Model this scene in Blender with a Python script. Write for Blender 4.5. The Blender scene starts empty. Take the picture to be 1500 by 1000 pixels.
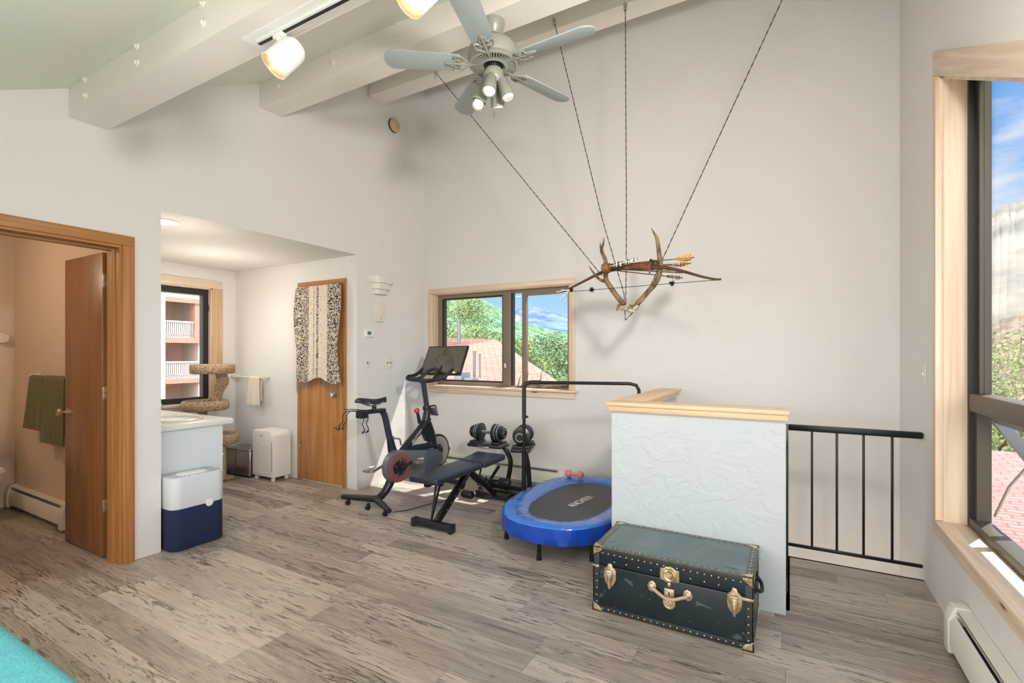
import bpy, bmesh, math, random
from mathutils import Vector, Matrix, Euler
random.seed(7)
V = Vector
SC = bpy.context.scene
COL = SC.collection
PI = math.pi
R = math.radians
MATW = {}

# ------------------------------------------------------------------ materials
def new_mat(name):
    m = bpy.data.materials.new(name); m.use_nodes = True
    nt = m.node_tree
    for n in list(nt.nodes):
        if n.type not in ('BSDF_PRINCIPLED', 'OUTPUT_MATERIAL'): nt.nodes.remove(n)
    b = next(n for n in nt.nodes if n.type == 'BSDF_PRINCIPLED')
    return m, nt, b
def srgb(c):
    return tuple(((x/255)/12.92 if x/255 <= .04045 else ((x/255+.055)/1.055)**2.4) for x in c) + (1,)
def node(nt, t, **kw):
    n = nt.nodes.new(t)
    for k, v in kw.items():
        if k.startswith('i_'):
            key = k[2:]
            key = int(key) if key.isdigit() else key.replace('_', ' ')
            n.inputs[key].default_value = v
        else: setattr(n, k, v)
    return n
def coords(nt, scale=(1, 1, 1), rot=(0, 0, 0)):
    tc = node(nt, 'ShaderNodeTexCoord'); mp = node(nt, 'ShaderNodeMapping')
    mp.inputs['Scale'].default_value = scale; mp.inputs['Rotation'].default_value = rot
    nt.links.new(tc.outputs['Object'], mp.inputs['Vector'])
    return mp.outputs['Vector']
def ramp(nt, fac, stops, interp='LINEAR'):
    r = node(nt, 'ShaderNodeValToRGB'); r.color_ramp.interpolation = interp
    e = r.color_ramp.elements
    while len(e) < len(stops): e.new(.5)
    for el, (p, c) in zip(e, stops): el.position = p; el.color = c
    nt.links.new(fac, r.inputs['Fac'])
    return r.outputs['Color']
def bump(nt, b, h, strength, dist=.01):
    n = node(nt, 'ShaderNodeBump'); n.inputs['Strength'].default_value = strength; n.inputs['Distance'].default_value = dist
    nt.links.new(h, n.inputs['Height']); nt.links.new(n.outputs['Normal'], b.inputs['Normal'])
def mat(name, col, rough=.5, metal=0, noise=0, nscale=20, bmp=0, bscale=60, spec=None, coat=0):
    m, nt, b = new_mat(name)
    c = srgb(col)
    b.inputs['Base Color'].default_value = c
    b.inputs['Roughness'].default_value = rough; b.inputs['Metallic'].default_value = metal
    if spec is not None: b.inputs['Specular IOR Level'].default_value = spec
    if coat: b.inputs['Coat Weight'].default_value = coat
    if noise or bmp:
        v = coords(nt)
    if noise:
        n = node(nt, 'ShaderNodeTexNoise', i_Scale=nscale, i_Detail=4); nt.links.new(v, n.inputs['Vector'])
        lo = tuple(x*(1-noise) for x in c[:3])+(1,); hi = tuple(min(1, x*(1+noise)) for x in c[:3])+(1,)
        nt.links.new(ramp(nt, n.outputs['Fac'], [(.3, lo), (.7, hi)]), b.inputs['Base Color'])
    if bmp:
        n = node(nt, 'ShaderNodeTexNoise', i_Scale=bscale, i_Detail=3); nt.links.new(v, n.inputs['Vector'])
        bump(nt, b, n.outputs['Fac'], bmp)
    return m
def mat_emit(name, col, s):
    m, nt, b = new_mat(name); b.inputs['Base Color'].default_value = srgb(col)
    b.inputs['Emission Color'].default_value = srgb(col); b.inputs['Emission Strength'].default_value = s
    return m
def mat_glass(name, tint=(1, 1, 1), gl=.07):
    m = bpy.data.materials.new(name); m.use_nodes = True; nt = m.node_tree; nt.nodes.clear()
    t = node(nt, 'ShaderNodeBsdfTransparent'); t.inputs['Color'].default_value = tint+(1,)
    g = node(nt, 'ShaderNodeBsdfGlossy'); g.inputs['Roughness'].default_value = .02
    lw = node(nt, 'ShaderNodeLayerWeight', i_Blend=.5); pw = node(nt, 'ShaderNodeMath', operation='POWER'); nt.links.new(lw.outputs['Facing'], pw.inputs[0]); pw.inputs[1].default_value = 4
    fr = node(nt, 'ShaderNodeMath', operation='MULTIPLY_ADD'); nt.links.new(pw.outputs[0], fr.inputs[0]); fr.inputs[1].default_value = .22; fr.inputs[2].default_value = .025; mx = node(nt, 'ShaderNodeMixShader'); o = node(nt, 'ShaderNodeOutputMaterial')
    nt.links.new(fr.outputs[0], mx.inputs[0]); nt.links.new(t.outputs[0], mx.inputs[1]); nt.links.new(g.outputs[0], mx.inputs[2]); nt.links.new(mx.outputs[0], o.inputs[0])
    return m
def mat_plaster(name, col, strength=.35):
    m, nt, b = new_mat(name); b.inputs['Base Color'].default_value = srgb(col); b.inputs['Roughness'].default_value = .75
    v = coords(nt)
    a = node(nt, 'ShaderNodeTexNoise', i_Scale=5, i_Detail=5, i_Distortion=1.6); nt.links.new(v, a.inputs['Vector'])
    a2 = node(nt, 'ShaderNodeTexNoise', i_Scale=26, i_Detail=3); nt.links.new(v, a2.inputs['Vector'])
    r1 = ramp(nt, a.outputs['Fac'], [(.50, (0, 0, 0, 1)), (.56, (1, 1, 1, 1))])
    mx = node(nt, 'ShaderNodeMath', operation='MULTIPLY_ADD'); nt.links.new(r1, mx.inputs[0]); mx.inputs[1].default_value = .7; nt.links.new(a2.outputs['Fac'], mx.inputs[2])
    bump(nt, b, mx.outputs[0], strength, .004)
    return m
def mat_wood(name, c1, c2, axis='X', rough=.45, knots=0, fine=28, bmp=.05, tilt=0):
    m, nt, b = new_mat(name); b.inputs['Roughness'].default_value = rough
    sc = {'X': (1.2, fine, fine), 'Y': (fine, 1.2, fine), 'Z': (fine, fine, 1.2)}[axis]
    v = coords(nt, sc)
    if tilt:
        m1 = node(nt, 'ShaderNodeMapping'); m1.inputs['Rotation'].default_value = (tilt, 0, 0); tc_ = [q for q in nt.nodes if q.type == 'TEX_COORD'][0]; nt.links.new(tc_.outputs['Object'], m1.inputs[0]); nt.links.new(m1.outputs[0], v.node.inputs[0])
    n = node(nt, 'ShaderNodeTexNoise', i_Scale=1.0, i_Detail=5, i_Distortion=.6); nt.links.new(v, n.inputs['Vector'])
    col = ramp(nt, n.outputs['Fac'], [(.3, srgb(c1)), (.7, srgb(c2))])
    if knots:
        v2 = coords(nt, {'X': (2.0, 7, 7), 'Y': (7, 2.0, 7), 'Z': (7, 7, 2.0)}[axis])
        vo = node(nt, 'ShaderNodeTexVoronoi', i_Scale=1.0); nt.links.new(v2, vo.inputs['Vector'])
        k = ramp(nt, vo.outputs['Distance'], [(.05, (1, 1, 1, 1)), (.11, (0, 0, 0, 1))])
        mx = node(nt, 'ShaderNodeMix', data_type='RGBA'); nt.links.new(k, mx.inputs[0]); nt.links.new(col, mx.inputs[6]); mx.inputs[7].default_value = srgb((110, 70, 45))
        col = mx.outputs[2]
    nt.links.new(col, b.inputs['Base Color'])
    if bmp: bump(nt, b, n.outputs['Fac'], bmp, .003)
    return m
def mat_floor():
    m, nt, b = new_mat('weathered_plank'); L = nt.links.new
    tc = node(nt, 'ShaderNodeTexCoord'); sx = node(nt, 'ShaderNodeSeparateXYZ'); L(tc.outputs['Object'], sx.inputs[0])
    def M(op, a, bb=None, cc=None):
        n = node(nt, 'ShaderNodeMath', operation=op)
        for i, x in enumerate((a, bb, cc)):
            if x is None: continue
            if isinstance(x, (int, float)): n.inputs[i].default_value = x
            else: L(x, n.inputs[i])
        return n.outputs[0]
    W, LEN = .148, 1.22
    ry = M('DIVIDE', M('SUBTRACT', sx.outputs['Y'], .036), W); row = M('FLOOR', ry); fy = M('FRACT', ry)
    wn = node(nt, 'ShaderNodeTexWhiteNoise', noise_dimensions='1D'); L(row, wn.inputs['W'])
    rx = M('ADD', M('DIVIDE', sx.outputs['X'], LEN), M('MULTIPLY', wn.outputs['Value'], 7.3)); cell = M('FLOOR', rx); fx = M('FRACT', rx)
    cv = node(nt, 'ShaderNodeCombineXYZ'); L(row, cv.inputs[0]); L(cell, cv.inputs[1])
    w2 = node(nt, 'ShaderNodeTexWhiteNoise', noise_dimensions='2D'); L(cv.outputs[0], w2.inputs['Vector'])
    off = node(nt, 'ShaderNodeVectorMath', operation='MULTIPLY'); L(w2.outputs['Color'], off.inputs[0]); off.inputs[1].default_value = (13, 17, 9)
    add = node(nt, 'ShaderNodeVectorMath', operation='ADD'); L(tc.outputs['Object'], add.inputs[0]); L(off.outputs[0], add.inputs[1])
    def noise(scale, detail, dist=0, rough=.5):
        mp = node(nt, 'ShaderNodeMapping'); mp.inputs['Scale'].default_value = scale; L(add.outputs[0], mp.inputs[0])
        n = node(nt, 'ShaderNodeTexNoise', i_Scale=1.0, i_Detail=detail, i_Distortion=dist, i_Roughness=rough); L(mp.outputs[0], n.inputs['Vector']); return n.outputs['Fac']
    g1 = noise((4.5, 75, 5), 8, .5, .7); g2 = noise((1.0, 7, 3), 6, .8, .6); g3 = noise((4.5, 48, 5), 6, 1.4, .75)
    tone = M('ADD', M('MULTIPLY', w2.outputs['Value'], .25), M('ADD', M('MULTIPLY', g1, .55), M('MULTIPLY', g2, .62)))
    col = ramp(nt, tone, [(.42, srgb((94, 85, 78))), (.57, srgb((144, 133, 123))), (.76, srgb((178, 167, 155))), (.98, srgb((204, 193, 180)))])
    scf = ramp(nt, M('MULTIPLY', g3, M('ADD', g2, .42)), [(.49, (0, 0, 0, 1)), (.58, (1, 1, 1, 1))])
    mx = node(nt, 'ShaderNodeMix', data_type='RGBA'); L(M('MULTIPLY', scf, .8), mx.inputs[0]); L(col, mx.inputs[6]); mx.inputs[7].default_value = srgb((66, 57, 50))
    ey = M('MINIMUM', fy, M('SUBTRACT', 1, fy)); ex = M('MINIMUM', fx, M('SUBTRACT', 1, fx))
    gr = M('MINIMUM', M('DIVIDE', ey, .008), M('DIVIDE', ex, .0012)); gr = M('MINIMUM', gr, 1)
    mx2 = node(nt, 'ShaderNodeMix', data_type='RGBA'); L(gr, mx2.inputs[0]); mx2.inputs[6].default_value = srgb((70, 62, 56)); L(mx.outputs[2], mx2.inputs[7])
    L(mx2.outputs[2], b.inputs['Base Color'])
    L(M('MULTIPLY_ADD', g1, .25, .27), b.inputs['Roughness']); b.inputs['Specular IOR Level'].default_value = .5
    bump(nt, b, M('ADD', M('MULTIPLY', g1, .4), gr), .12, .003)
    return m
def mat_scarf():
    m, nt, b = new_mat('patterned_cloth'); L = nt.links.new; b.inputs['Roughness'].default_value = .9
    tc = node(nt, 'ShaderNodeTexCoord'); uv = tc.outputs['UV']; sx = node(nt, 'ShaderNodeSeparateXYZ'); L(uv, sx.inputs[0])
    K = (.03, .03, .03, 1); W = srgb((222, 208, 190))
    mp = node(nt, 'ShaderNodeMapping'); mp.inputs['Scale'].default_value = (48, 70, 1); L(uv, mp.inputs[0])
    vo = node(nt, 'ShaderNodeTexVoronoi', i_Scale=1.0); L(mp.outputs[0], vo.inputs['Vector'])
    dark = ramp(nt, vo.outputs['Distance'], [(.44, K), (.54, srgb((196, 186, 170)))])
    mp2 = node(nt, 'ShaderNodeMapping'); mp2.inputs['Scale'].default_value = (60, 26, 1); L(uv, mp2.inputs[0])
    vo2 = node(nt, 'ShaderNodeTexVoronoi', i_Scale=1.0); L(mp2.outputs[0], vo2.inputs['Vector'])
    light = ramp(nt, vo2.outputs['Distance'], [(.12, srgb((120, 95, 80))), (.3, W)])
    band = ramp(nt, sx.outputs[0], [(0, (0, 0, 0, 1)), (.30, (1, 1, 1, 1)), (.40, (.0, 0, 0, 1)), (.425, (1, 1, 1, 1)), (.48, (0, 0, 0, 1)), (.52, (1, 1, 1, 1)), (.72, (0, 0, 0, 1))], 'CONSTANT')
    mx = node(nt, 'ShaderNodeMix', data_type='RGBA'); L(band, mx.inputs[0]); L(dark, mx.inputs[6]); L(light, mx.inputs[7]); L(mx.outputs[2], b.inputs['Base Color'])
    return m
def mat_shingle(name, c1, c2, w=.6, h=.2, mort=(200, 170, 160)):
    m, nt, b = new_mat(name); b.inputs['Roughness'].default_value = .9
    tc = node(nt, 'ShaderNodeTexCoord')
    br = node(nt, 'ShaderNodeTexBrick'); br.inputs['Scale'].default_value = 1
    br.inputs['Brick Width'].default_value = w; br.inputs['Row Height'].default_value = h; br.inputs['Mortar Size'].default_value = h*.12
    br.inputs['Color1'].default_value = srgb(c1); br.inputs['Color2'].default_value = srgb(c2); br.inputs['Mortar'].default_value = srgb(mort)
    nt.links.new(tc.outputs['UV'], br.inputs['Vector']); nt.links.new(br.outputs['Color'], b.inputs['Base Color'])
    return m
def mat_two(name, c1, c2, scale=6, rough=.9, lo=.42, hi=.58, bmp=0, sc=(1, 1, 1), detail=6, metal=0, spec=None):
    m, nt, b = new_mat(name); b.inputs['Roughness'].default_value = rough; b.inputs['Metallic'].default_value = metal
    if spec is not None: b.inputs['Specular IOR Level'].default_value = spec
    v = coords(nt, sc); n = node(nt, 'ShaderNodeTexNoise', i_Scale=scale, i_Detail=detail); nt.links.new(v, n.inputs['Vector'])
    nt.links.new(ramp(nt, n.outputs['Fac'], [(lo, srgb(c1)), (hi, srgb(c2))]), b.inputs['Base Color'])
    if bmp: bump(nt, b, n.outputs['Fac'], bmp, .01)
    return m

WALL = mat_plaster('wall_plaster', (223, 221, 218), .25)
CEIL = mat_plaster('ceiling_plaster', (232, 233, 222), .22)
BEAMM = mat('painted_beam', (236, 230, 223), .6, bmp=.05, bscale=8)
HALF = mat_plaster('halfwall_plaster', (186, 196, 200), .5)
BATHW = mat_plaster('bath_plaster', (214, 196, 176), .2)
FLOOR = mat_floor()
OAKX = mat_wood('golden_oak_x', (190, 138, 92), (222, 175, 128), 'X')
OAKY = mat_wood('golden_oak_y', (190, 138, 92), (222, 175, 128), 'Y')
TRIMZ = mat_wood('oak_trim_z', (150, 98, 50), (188, 132, 78), 'Z', fine=60)
TRIMX = mat_wood('oak_trim_x', (150, 98, 50), (188, 132, 78), 'X', fine=60)
TRIMY = mat_wood('oak_trim_y', (150, 98, 50), (188, 132, 78), 'Y', fine=60)
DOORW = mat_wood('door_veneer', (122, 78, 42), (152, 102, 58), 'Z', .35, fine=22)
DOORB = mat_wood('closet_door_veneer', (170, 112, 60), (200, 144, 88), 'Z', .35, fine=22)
PINEX = mat_wood('pine_x', (210, 184, 158), (236, 216, 194), 'X', knots=1)
PINEY = mat_wood('pine_y', (210, 184, 158), (236, 216, 194), 'Y', knots=1)
PINEZ = mat_wood('pine_z', (210, 184, 158), (236, 216, 194), 'Z', knots=1)
BRONZE = mat('bronze_frame', (84, 78, 68), .45, .3)
DARKF = mat('dark_frame', (44, 42, 40), .5, .2)
TAUPE = mat('taupe_frame', (132, 120, 104), .5, .1)
GLASS = mat_glass('pane_glass')
SCREENG = mat_glass('awning_glass', (.86, .92, .90))
BLACK = mat('black_metal', (20, 21, 20), .35, .3)
BLK2 = mat('black_plastic', (26, 27, 30), .45)
BIKE = mat('bike_frame_paint', (34, 38, 46), .3, .2)
GREYP = mat('grey_plastic', (110, 115, 122), .35, .3)
SILVER = mat('brushed_metal', (190, 188, 184), .3, .9)
CHROME = mat('chrome_metal', (215, 212, 205), .12, 1)
BRASS = mat_two('aged_brass', (165, 140, 100), (228, 214, 186), 30, .32, .35, .65, metal=.75)
WHITEP = mat('white_plastic', (236, 234, 230), .4)
WHITEM = mat('white_enamel', (222, 220, 212), .45)
OFFW = mat('offwhite_plastic', (224, 216, 202), .5)
FANM = mat('fan_enamel', (152, 153, 142), .35, .1)
BLADE = mat('fan_blade_white', (158, 168, 168), .45)
CARPET = mat_two('tan_carpet', (134, 108, 82), (196, 170, 140), 60, .95, .35, .65, .6)
NAVY = mat('navy_fabric', (24, 36, 72), .85, bmp=.1, bscale=300)
LBLUE = mat('pale_shell', (214, 220, 224), .4)
CABW = mat('vanity_paint', (214, 224, 230), .5)
COUNTER = mat('counter_top', (226, 228, 226), .25)
TEAL = mat('teal_blanket', (78, 158, 168), .95, noise=.12, nscale=30, bmp=.5, bscale=120)
TOWELG = mat('green_towel', (112, 112, 80), .95, noise=.12, nscale=40, bmp=.6, bscale=160)
TOWELW = mat('white_towel', (222, 212, 198), .95, bmp=.4, bscale=160)
PADM = mat('blue_black_vinyl', (38, 42, 56), .38, bmp=.1, bscale=90)
TRAMPB = mat('blue_vinyl', (50, 112, 204), .2, bmp=.6, bscale=14, coat=.5)
TRAMPS = mat('blue_skirt_vinyl', (14, 66, 168), .35, bmp=.35, bscale=12)
TRAMPM = mat('black_jump_mat', (66, 68, 72), .5)
INKW = mat('white_print', (225, 225, 225), .6)
RED = mat('red_knob', (190, 40, 35), .35)
PINKR = mat('crank_ring', (136, 84, 84), .4, .1)
PINKD = mat('pink_vinyl', (214, 130, 128), .45)
STAIN = mat('stainless_steel', (170, 162, 152), .28, .95)
LEATH = mat_two('brown_leather', (82, 48, 28), (120, 74, 44), 20, .55)
BOWW = mat_wood('bow_wood', (62, 38, 22), (104, 62, 34), 'X', .35)
BONE = mat_two('skull_bone', (150, 136, 116), (216, 206, 188), 40, .7)
ANTL = mat_two('antler_horn', (78, 60, 42), (146, 122, 92), 25, .6, .35, .65, .3, (1, 1, .5))
CABLE = mat('steel_cable', (82, 76, 70), .5, .6)
POM = mat('black_yarn', (16, 20, 18), .95)
FEATY = mat_two('yellow_feather', (170, 130, 60), (232, 200, 120), 90, .8)
FEATS = mat_two('striped_feather', (24, 22, 20), (214, 208, 198), 85, .8, .47, .53, 0, (1, .1, .1))
FEATW = mat('white_feather', (226, 224, 220), .8)
SHAFT = mat('arrow_shaft', (122, 84, 58), .5)
SCARF = mat_scarf()
LAMPON = mat_emit('lit_bulb', (255, 222, 176), 3)
LAMPRIM = mat('copper_reflector', (226, 196, 164), .35, .6)
DOWNL = mat_emit('lit_downlight', (255, 240, 215), 12)
CFL = mat('cfl_bulb', (238, 238, 232), .4)
DISP = mat('green_display', (92, 118, 92), .3)
SCRN = mat('touchscreen_glass', (118, 113, 104), .06, .75)  # dark glass given a lighter, metallic base to carry the reflected ceiling
def trunk_mat(name, c1, c2, spots, top=False):
    m, nt, b = new_mat(name); b.inputs['Roughness'].default_value = .34
    v = coords(nt); n = node(nt, 'ShaderNodeTexNoise', i_Scale=5, i_Detail=8, i_Roughness=.65); nt.links.new(v, n.inputs['Vector'])
    col = ramp(nt, n.outputs['Fac'], [(.35, srgb(c1)), (.65, srgb(c2))])
    v2 = coords(nt, (9, 22, 22) if top else (14, 22, 22)); n2 = node(nt, 'ShaderNodeTexNoise', i_Scale=1, i_Detail=6, i_Distortion=.8); nt.links.new(v2, n2.inputs['Vector'])
    k = ramp(nt, n2.outputs['Fac'], [(.655, (0, 0, 0, 1)), (.675, (1, 1, 1, 1))])
    mx = node(nt, 'ShaderNodeMix', data_type='RGBA'); nt.links.new(k, mx.inputs[0]); nt.links.new(col, mx.inputs[6]); mx.inputs[7].default_value = srgb(spots)
    nt.links.new(mx.outputs[2], b.inputs['Base Color'])
    return m
TRKT = trunk_mat('trunk_top_paint_sheen', (78, 98, 102), (104, 124, 124), (26, 36, 42), True)  # same trunk paint, lightened to hold the sheen on the top
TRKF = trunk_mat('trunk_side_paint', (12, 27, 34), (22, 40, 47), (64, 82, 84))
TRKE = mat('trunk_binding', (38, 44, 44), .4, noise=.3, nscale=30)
TRKET = mat('trunk_top_binding_lit', (84, 90, 84), .4, noise=.3, nscale=30)  # binding lightened like the lid, light on top put into the colour
RIVET = mat('brass_rivet', (216, 208, 190), .3, .6)
LEAFM = mat_two('leaf_green', (88, 114, 64), (164, 180, 116), 1.1, .8, .3, .7)
LEAF2 = mat_two('leaf_green_bluish', (80, 114, 84), (148, 174, 124), .9, .8, .3, .7)
BARK = mat('tree_bark', (84, 72, 60), .9)
HILL = mat_two('wooded_slope', (62, 104, 74), (112, 150, 108), .5, .95, .4, .6)
MOUNT = mat_two('mountain_haze_blue', (66, 94, 156), (104, 130, 186), .05, .95, .4, .6)  # blue haze of distance put into the base colour
HILL2 = mat_two('dry_slope', (112, 116, 110), (150, 146, 136), .12, .95, .4, .6)
GROUND = mat_two('outdoor_ground', (120, 112, 96), (160, 150, 130), .3, .95)
SHIN = mat_shingle('roof_shingle', (196, 162, 148), (212, 182, 168), .45, .16, (166, 130, 118))
SHIN2 = mat_shingle('red_roof_shingle', (170, 134, 128), (186, 150, 142), .3, .12, (146, 110, 104))
STUCCO = mat('beige_stucco', (224, 200, 184), .9, noise=.06, nscale=3)
ORANGE = mat('coral_trim', (222, 168, 150), .8)
SIDING = mat_shingle('pale_siding', (206, 222, 210), (214, 228, 216), 40, .16, (150, 175, 160))
PALEW = mat('pale_column', (226, 214, 206), .8)
GALV = mat('galvanised_metal', (150, 156, 160), .4, .7)

# ------------------------------------------------------------------ mesh builder
class G:
    def __init__(s): s.bm = bmesh.new(); s.uv = None
    def _merge(s, b, M=None):
        if M is not None: bmesh.ops.transform(b, matrix=M, verts=b.verts)
        me = bpy.data.meshes.new('t'); b.to_mesh(me); b.free(); s.bm.from_mesh(me); bpy.data.meshes.remove(me); return s
    def box(s, x0, x1, y0, y1, z0, z1, bev=0, seg=2, M=None):
        b = bmesh.new(); bmesh.ops.create_cube(b, size=1)
        bmesh.ops.transform(b, matrix=Matrix.Translation(((x0+x1)/2, (y0+y1)/2, (z0+z1)/2)) @ Matrix.Diagonal((abs(x1-x0), abs(y1-y0), abs(z1-z0), 1)), verts=b.verts)
        if bev: bmesh.ops.bevel(b, geom=b.edges[:], offset=bev, segments=seg, affect='EDGES', profile=.5)
        return s._merge(b, M)
    def bar(s, p, q, w, h, bev=0, up=(0, 0, 1)):
        p, q = V(p), V(q); d = q-p; L = d.length; z = d.normalized(); u = V(up)
        x = u.cross(z); x = x.normalized() if x.length > 1e-4 else V((1, 0, 0)); y = z.cross(x)
        M = Matrix((x, y, z)).transposed().to_4x4(); M.translation = p
        return s.box(-w/2, w/2, -h/2, h/2, 0, L, bev, 2, M)
    def cyl(s, p, q, r, r2=None, seg=20, cap=True):
        p, q = V(p), V(q); r2 = r if r2 is None else r2; d = q-p
        M = d.to_track_quat('Z', 'Y').to_matrix().to_4x4(); M.translation = (p+q)/2
        b = bmesh.new(); bmesh.ops.create_cone(b, cap_ends=cap, segments=seg, radius1=max(r, 1e-5), radius2=max(r2, 1e-5), depth=d.length)
        return s._merge(b, M)
    def ball(s, c, r, u=16, v=10, M=None):
        b = bmesh.new(); bmesh.ops.create_uvsphere(b, u_segments=u, v_segments=v, radius=1)
        rr = (r, r, r) if isinstance(r, (int, float)) else r
        T = Matrix.Translation(c) @ (M or Matrix()) @ Matrix.Diagonal(tuple(rr)+(1,))
        return s._merge(b, T)
    def tube(s, pts, r, seg=10, smooth=0, closed=False, flat=None):
        P = [V(p) for p in pts]; n = len(P)
        rs = list(r) if isinstance(r, (list, tuple)) else [r]*n
        if smooth:
            Q, Rr = [], []
            rng = range(n if closed else n-1)
            for i in rng:
                a, b, c, d = P[(i-1) % n if closed else max(i-1, 0)], P[i], P[(i+1) % n], P[(i+2) % n if closed else min(i+2, n-1)]
                for k in range(smooth):
                    t = k/smooth
                    Q.append(.5*((2*b)+(c-a)*t+(2*a-5*b+4*c-d)*t*t+(3*b-a-3*c+d)*t**3)); Rr.append(rs[i]*(1-t)+rs[(i+1) % n]*t)
            if not closed: Q.append(P[-1]); Rr.append(rs[-1])
            P, rs = Q, Rr; n = len(P)
        bm = s.bm; rings = []; up = None
        for i in range(n):
            if closed: t = (P[(i+1) % n]-P[i-1]).normalized()
            else: t = (P[min(i+1, n-1)]-P[max(i-1, 0)]).normalized()
            if up is None:
                up = t.orthogonal().normalized() if flat is None else (V(flat)-t*V(flat).dot(t)).normalized()
            else:
                up = (up-t*up.dot(t)).normalized()
            w = t.cross(up)
            kx, ky = (1, 1)
            rings.append([bm.verts.new(P[i]+(up*math.cos(2*PI*k/seg)*kx+w*math.sin(2*PI*k/seg)*ky)*rs[i]) for k in range(seg)])
        for i in range(n if closed else n-1):
            a, b = rings[i], rings[(i+1) % n]
            for k in range(seg): bm.faces.new((a[k], a[(k+1) % seg], b[(k+1) % seg], b[k]))
        if not closed:
            bm.faces.new(rings[0][::-1]); bm.faces.new(rings[-1])
        return s
    def lathe(s, prof, c=(0, 0, 0), d=(0, 0, 1), seg=28):
        M = V(d).to_track_quat('Z', 'Y').to_matrix().to_4x4(); M.translation = V(c)
        b = bmesh.new(); rings = []
        for r, z in prof:
            if r < 1e-5: rings.append([b.verts.new((0, 0, z))])
            else: rings.append([b.verts.new((r*math.cos(2*PI*k/seg), r*math.sin(2*PI*k/seg), z)) for k in range(seg)])
        for a, e in zip(rings, rings[1:]):
            for k in range(seg):
                if len(a) == 1 and len(e) == 1: continue
                if len(a) == 1: b.faces.new((a[0], e[(k+1) % seg], e[k]))
                elif len(e) == 1: b.faces.new((a[k], a[(k+1) % seg], e[0]))
                else: b.faces.new((a[k], a[(k+1) % seg], e[(k+1) % seg], e[k]))
        bmesh.ops.recalc_face_normals(b, faces=b.faces)
        return s._merge(b, M)
    def prism(s, pts, axis, a, b, bev=0, M=None):
        bm = bmesh.new()
        def mk(u, v, w): return {'X': (w, u, v), 'Y': (u, w, v), 'Z': (u, v, w)}[axis]
        A = [bm.verts.new(mk(u, v, a)) for u, v in pts]; B = [bm.verts.new(mk(u, v, b)) for u, v in pts]
        n = len(pts); bm.faces.new(A); bm.faces.new(B[::-1])
        for i in range(n): bm.faces.new((A[i], B[i], B[(i+1) % n], A[(i+1) % n]))
        bmesh.ops.recalc_face_normals(bm, faces=bm.faces)
        if bev: bmesh.ops.bevel(bm, geom=bm.edges[:], offset=bev, segments=2, affect='EDGES', profile=.5)
        return s._merge(bm, M)
    def quad(s, a, b, c, d, uvs=None):
        f = s.bm.faces.new([s.bm.verts.new(p) for p in (a, b, c, d)])
        if uvs:
            l = s.bm.loops.layers.uv.verify()
            for lp, u in zip(f.loops, uvs): lp[l].uv = u
        return s
    def grid(s, fn, nu, nv, thick=0, uvfn=None):
        l = s.bm.loops.layers.uv.verify()
        vs = [[s.bm.verts.new(fn(i/nu, j/nv)) for j in range(nv+1)] for i in range(nu+1)]
        fs = []
        for i in range(nu):
            for j in range(nv):
                f = s.bm.faces.new((vs[i][j], vs[i+1][j], vs[i+1][j+1], vs[i][j+1])); fs.append(f)
                for lp, (a, b) in zip(f.loops, ((i, j), (i+1, j), (i+1, j+1), (i, j+1))): lp[l].uv = (a/nu, b/nv)
        if thick:
            bmesh.ops.recalc_face_normals(s.bm, faces=fs)
            bmesh.ops.solidify(s.bm, geom=fs, thickness=thick)
        return s

def link(o, parent=None):
    COL.objects.link(o)
    if parent: o.parent = parent
    return o
def obj(name, g, m, parent=None, local=False, angle=38, origin=None, label=None):
    me = bpy.data.meshes.new(name)
    bm = g.bm
    if parent is not None and not local:
        bmesh.ops.transform(bm, matrix=MATW[parent.name].inverted(), verts=bm.verts)
    T = None
    if parent is None and origin is not None:
        T = Matrix.Translation(origin); bmesh.ops.transform(bm, matrix=T.inverted(), verts=bm.verts)
    bm.to_mesh(me); bm.free()
    me.polygons.foreach_set('use_smooth', [True]*len(me.polygons))
    me.set_sharp_from_angle(angle=R(angle))
    me.materials.append(m); me.update()
    o = bpy.data.objects.new(name, me); link(o, parent)
    if T is not None: o.location = origin
    MATW[o.name] = MATW[parent.name] if parent is not None else (T or Matrix())
    if label: o['label'] = label
    return o
def thing(name, loc, label, cat, rotz=0, group=None):
    o = bpy.data.objects.new(name, None); link(o); o.empty_display_size = .1
    o.location = loc; o.rotation_euler = (0, 0, rotz)
    MATW[o.name] = Matrix.Translation(loc) @ Matrix.Rotation(rotz, 4, 'Z')
    o['label'] = label; o['category'] = cat
    if group: o['group'] = group
    return o
def tag(o, label, cat, group=None):
    o['label'] = label; o['category'] = cat
    if group: o['group'] = group
    return o
def struct(name, g, m, parent=None, **k):
    o = obj(name, g, m, parent, **k)
    if parent is None: o['kind'] = 'structure'
    return o
def sthing(name, loc=(0, 0, 0)):
    o = bpy.data.objects.new(name, None); link(o); o.location = loc; MATW[o.name] = Matrix.Translation(loc); o['kind'] = 'structure'; return o
def dup(root, loc=None, label=None, rot=None):
    def cp(o, par):
        c = o.copy(); COL.objects.link(c); c.parent = par
        MATW[c.name] = MATW.get(o.name, Matrix())
        for ch in list(o.children): cp(ch, c)
        return c
    r = cp(root, None)
    if loc is not None: r.location = loc
    if rot is not None: r.rotation_euler = rot
    if label: r['label'] = label
    return r

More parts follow.
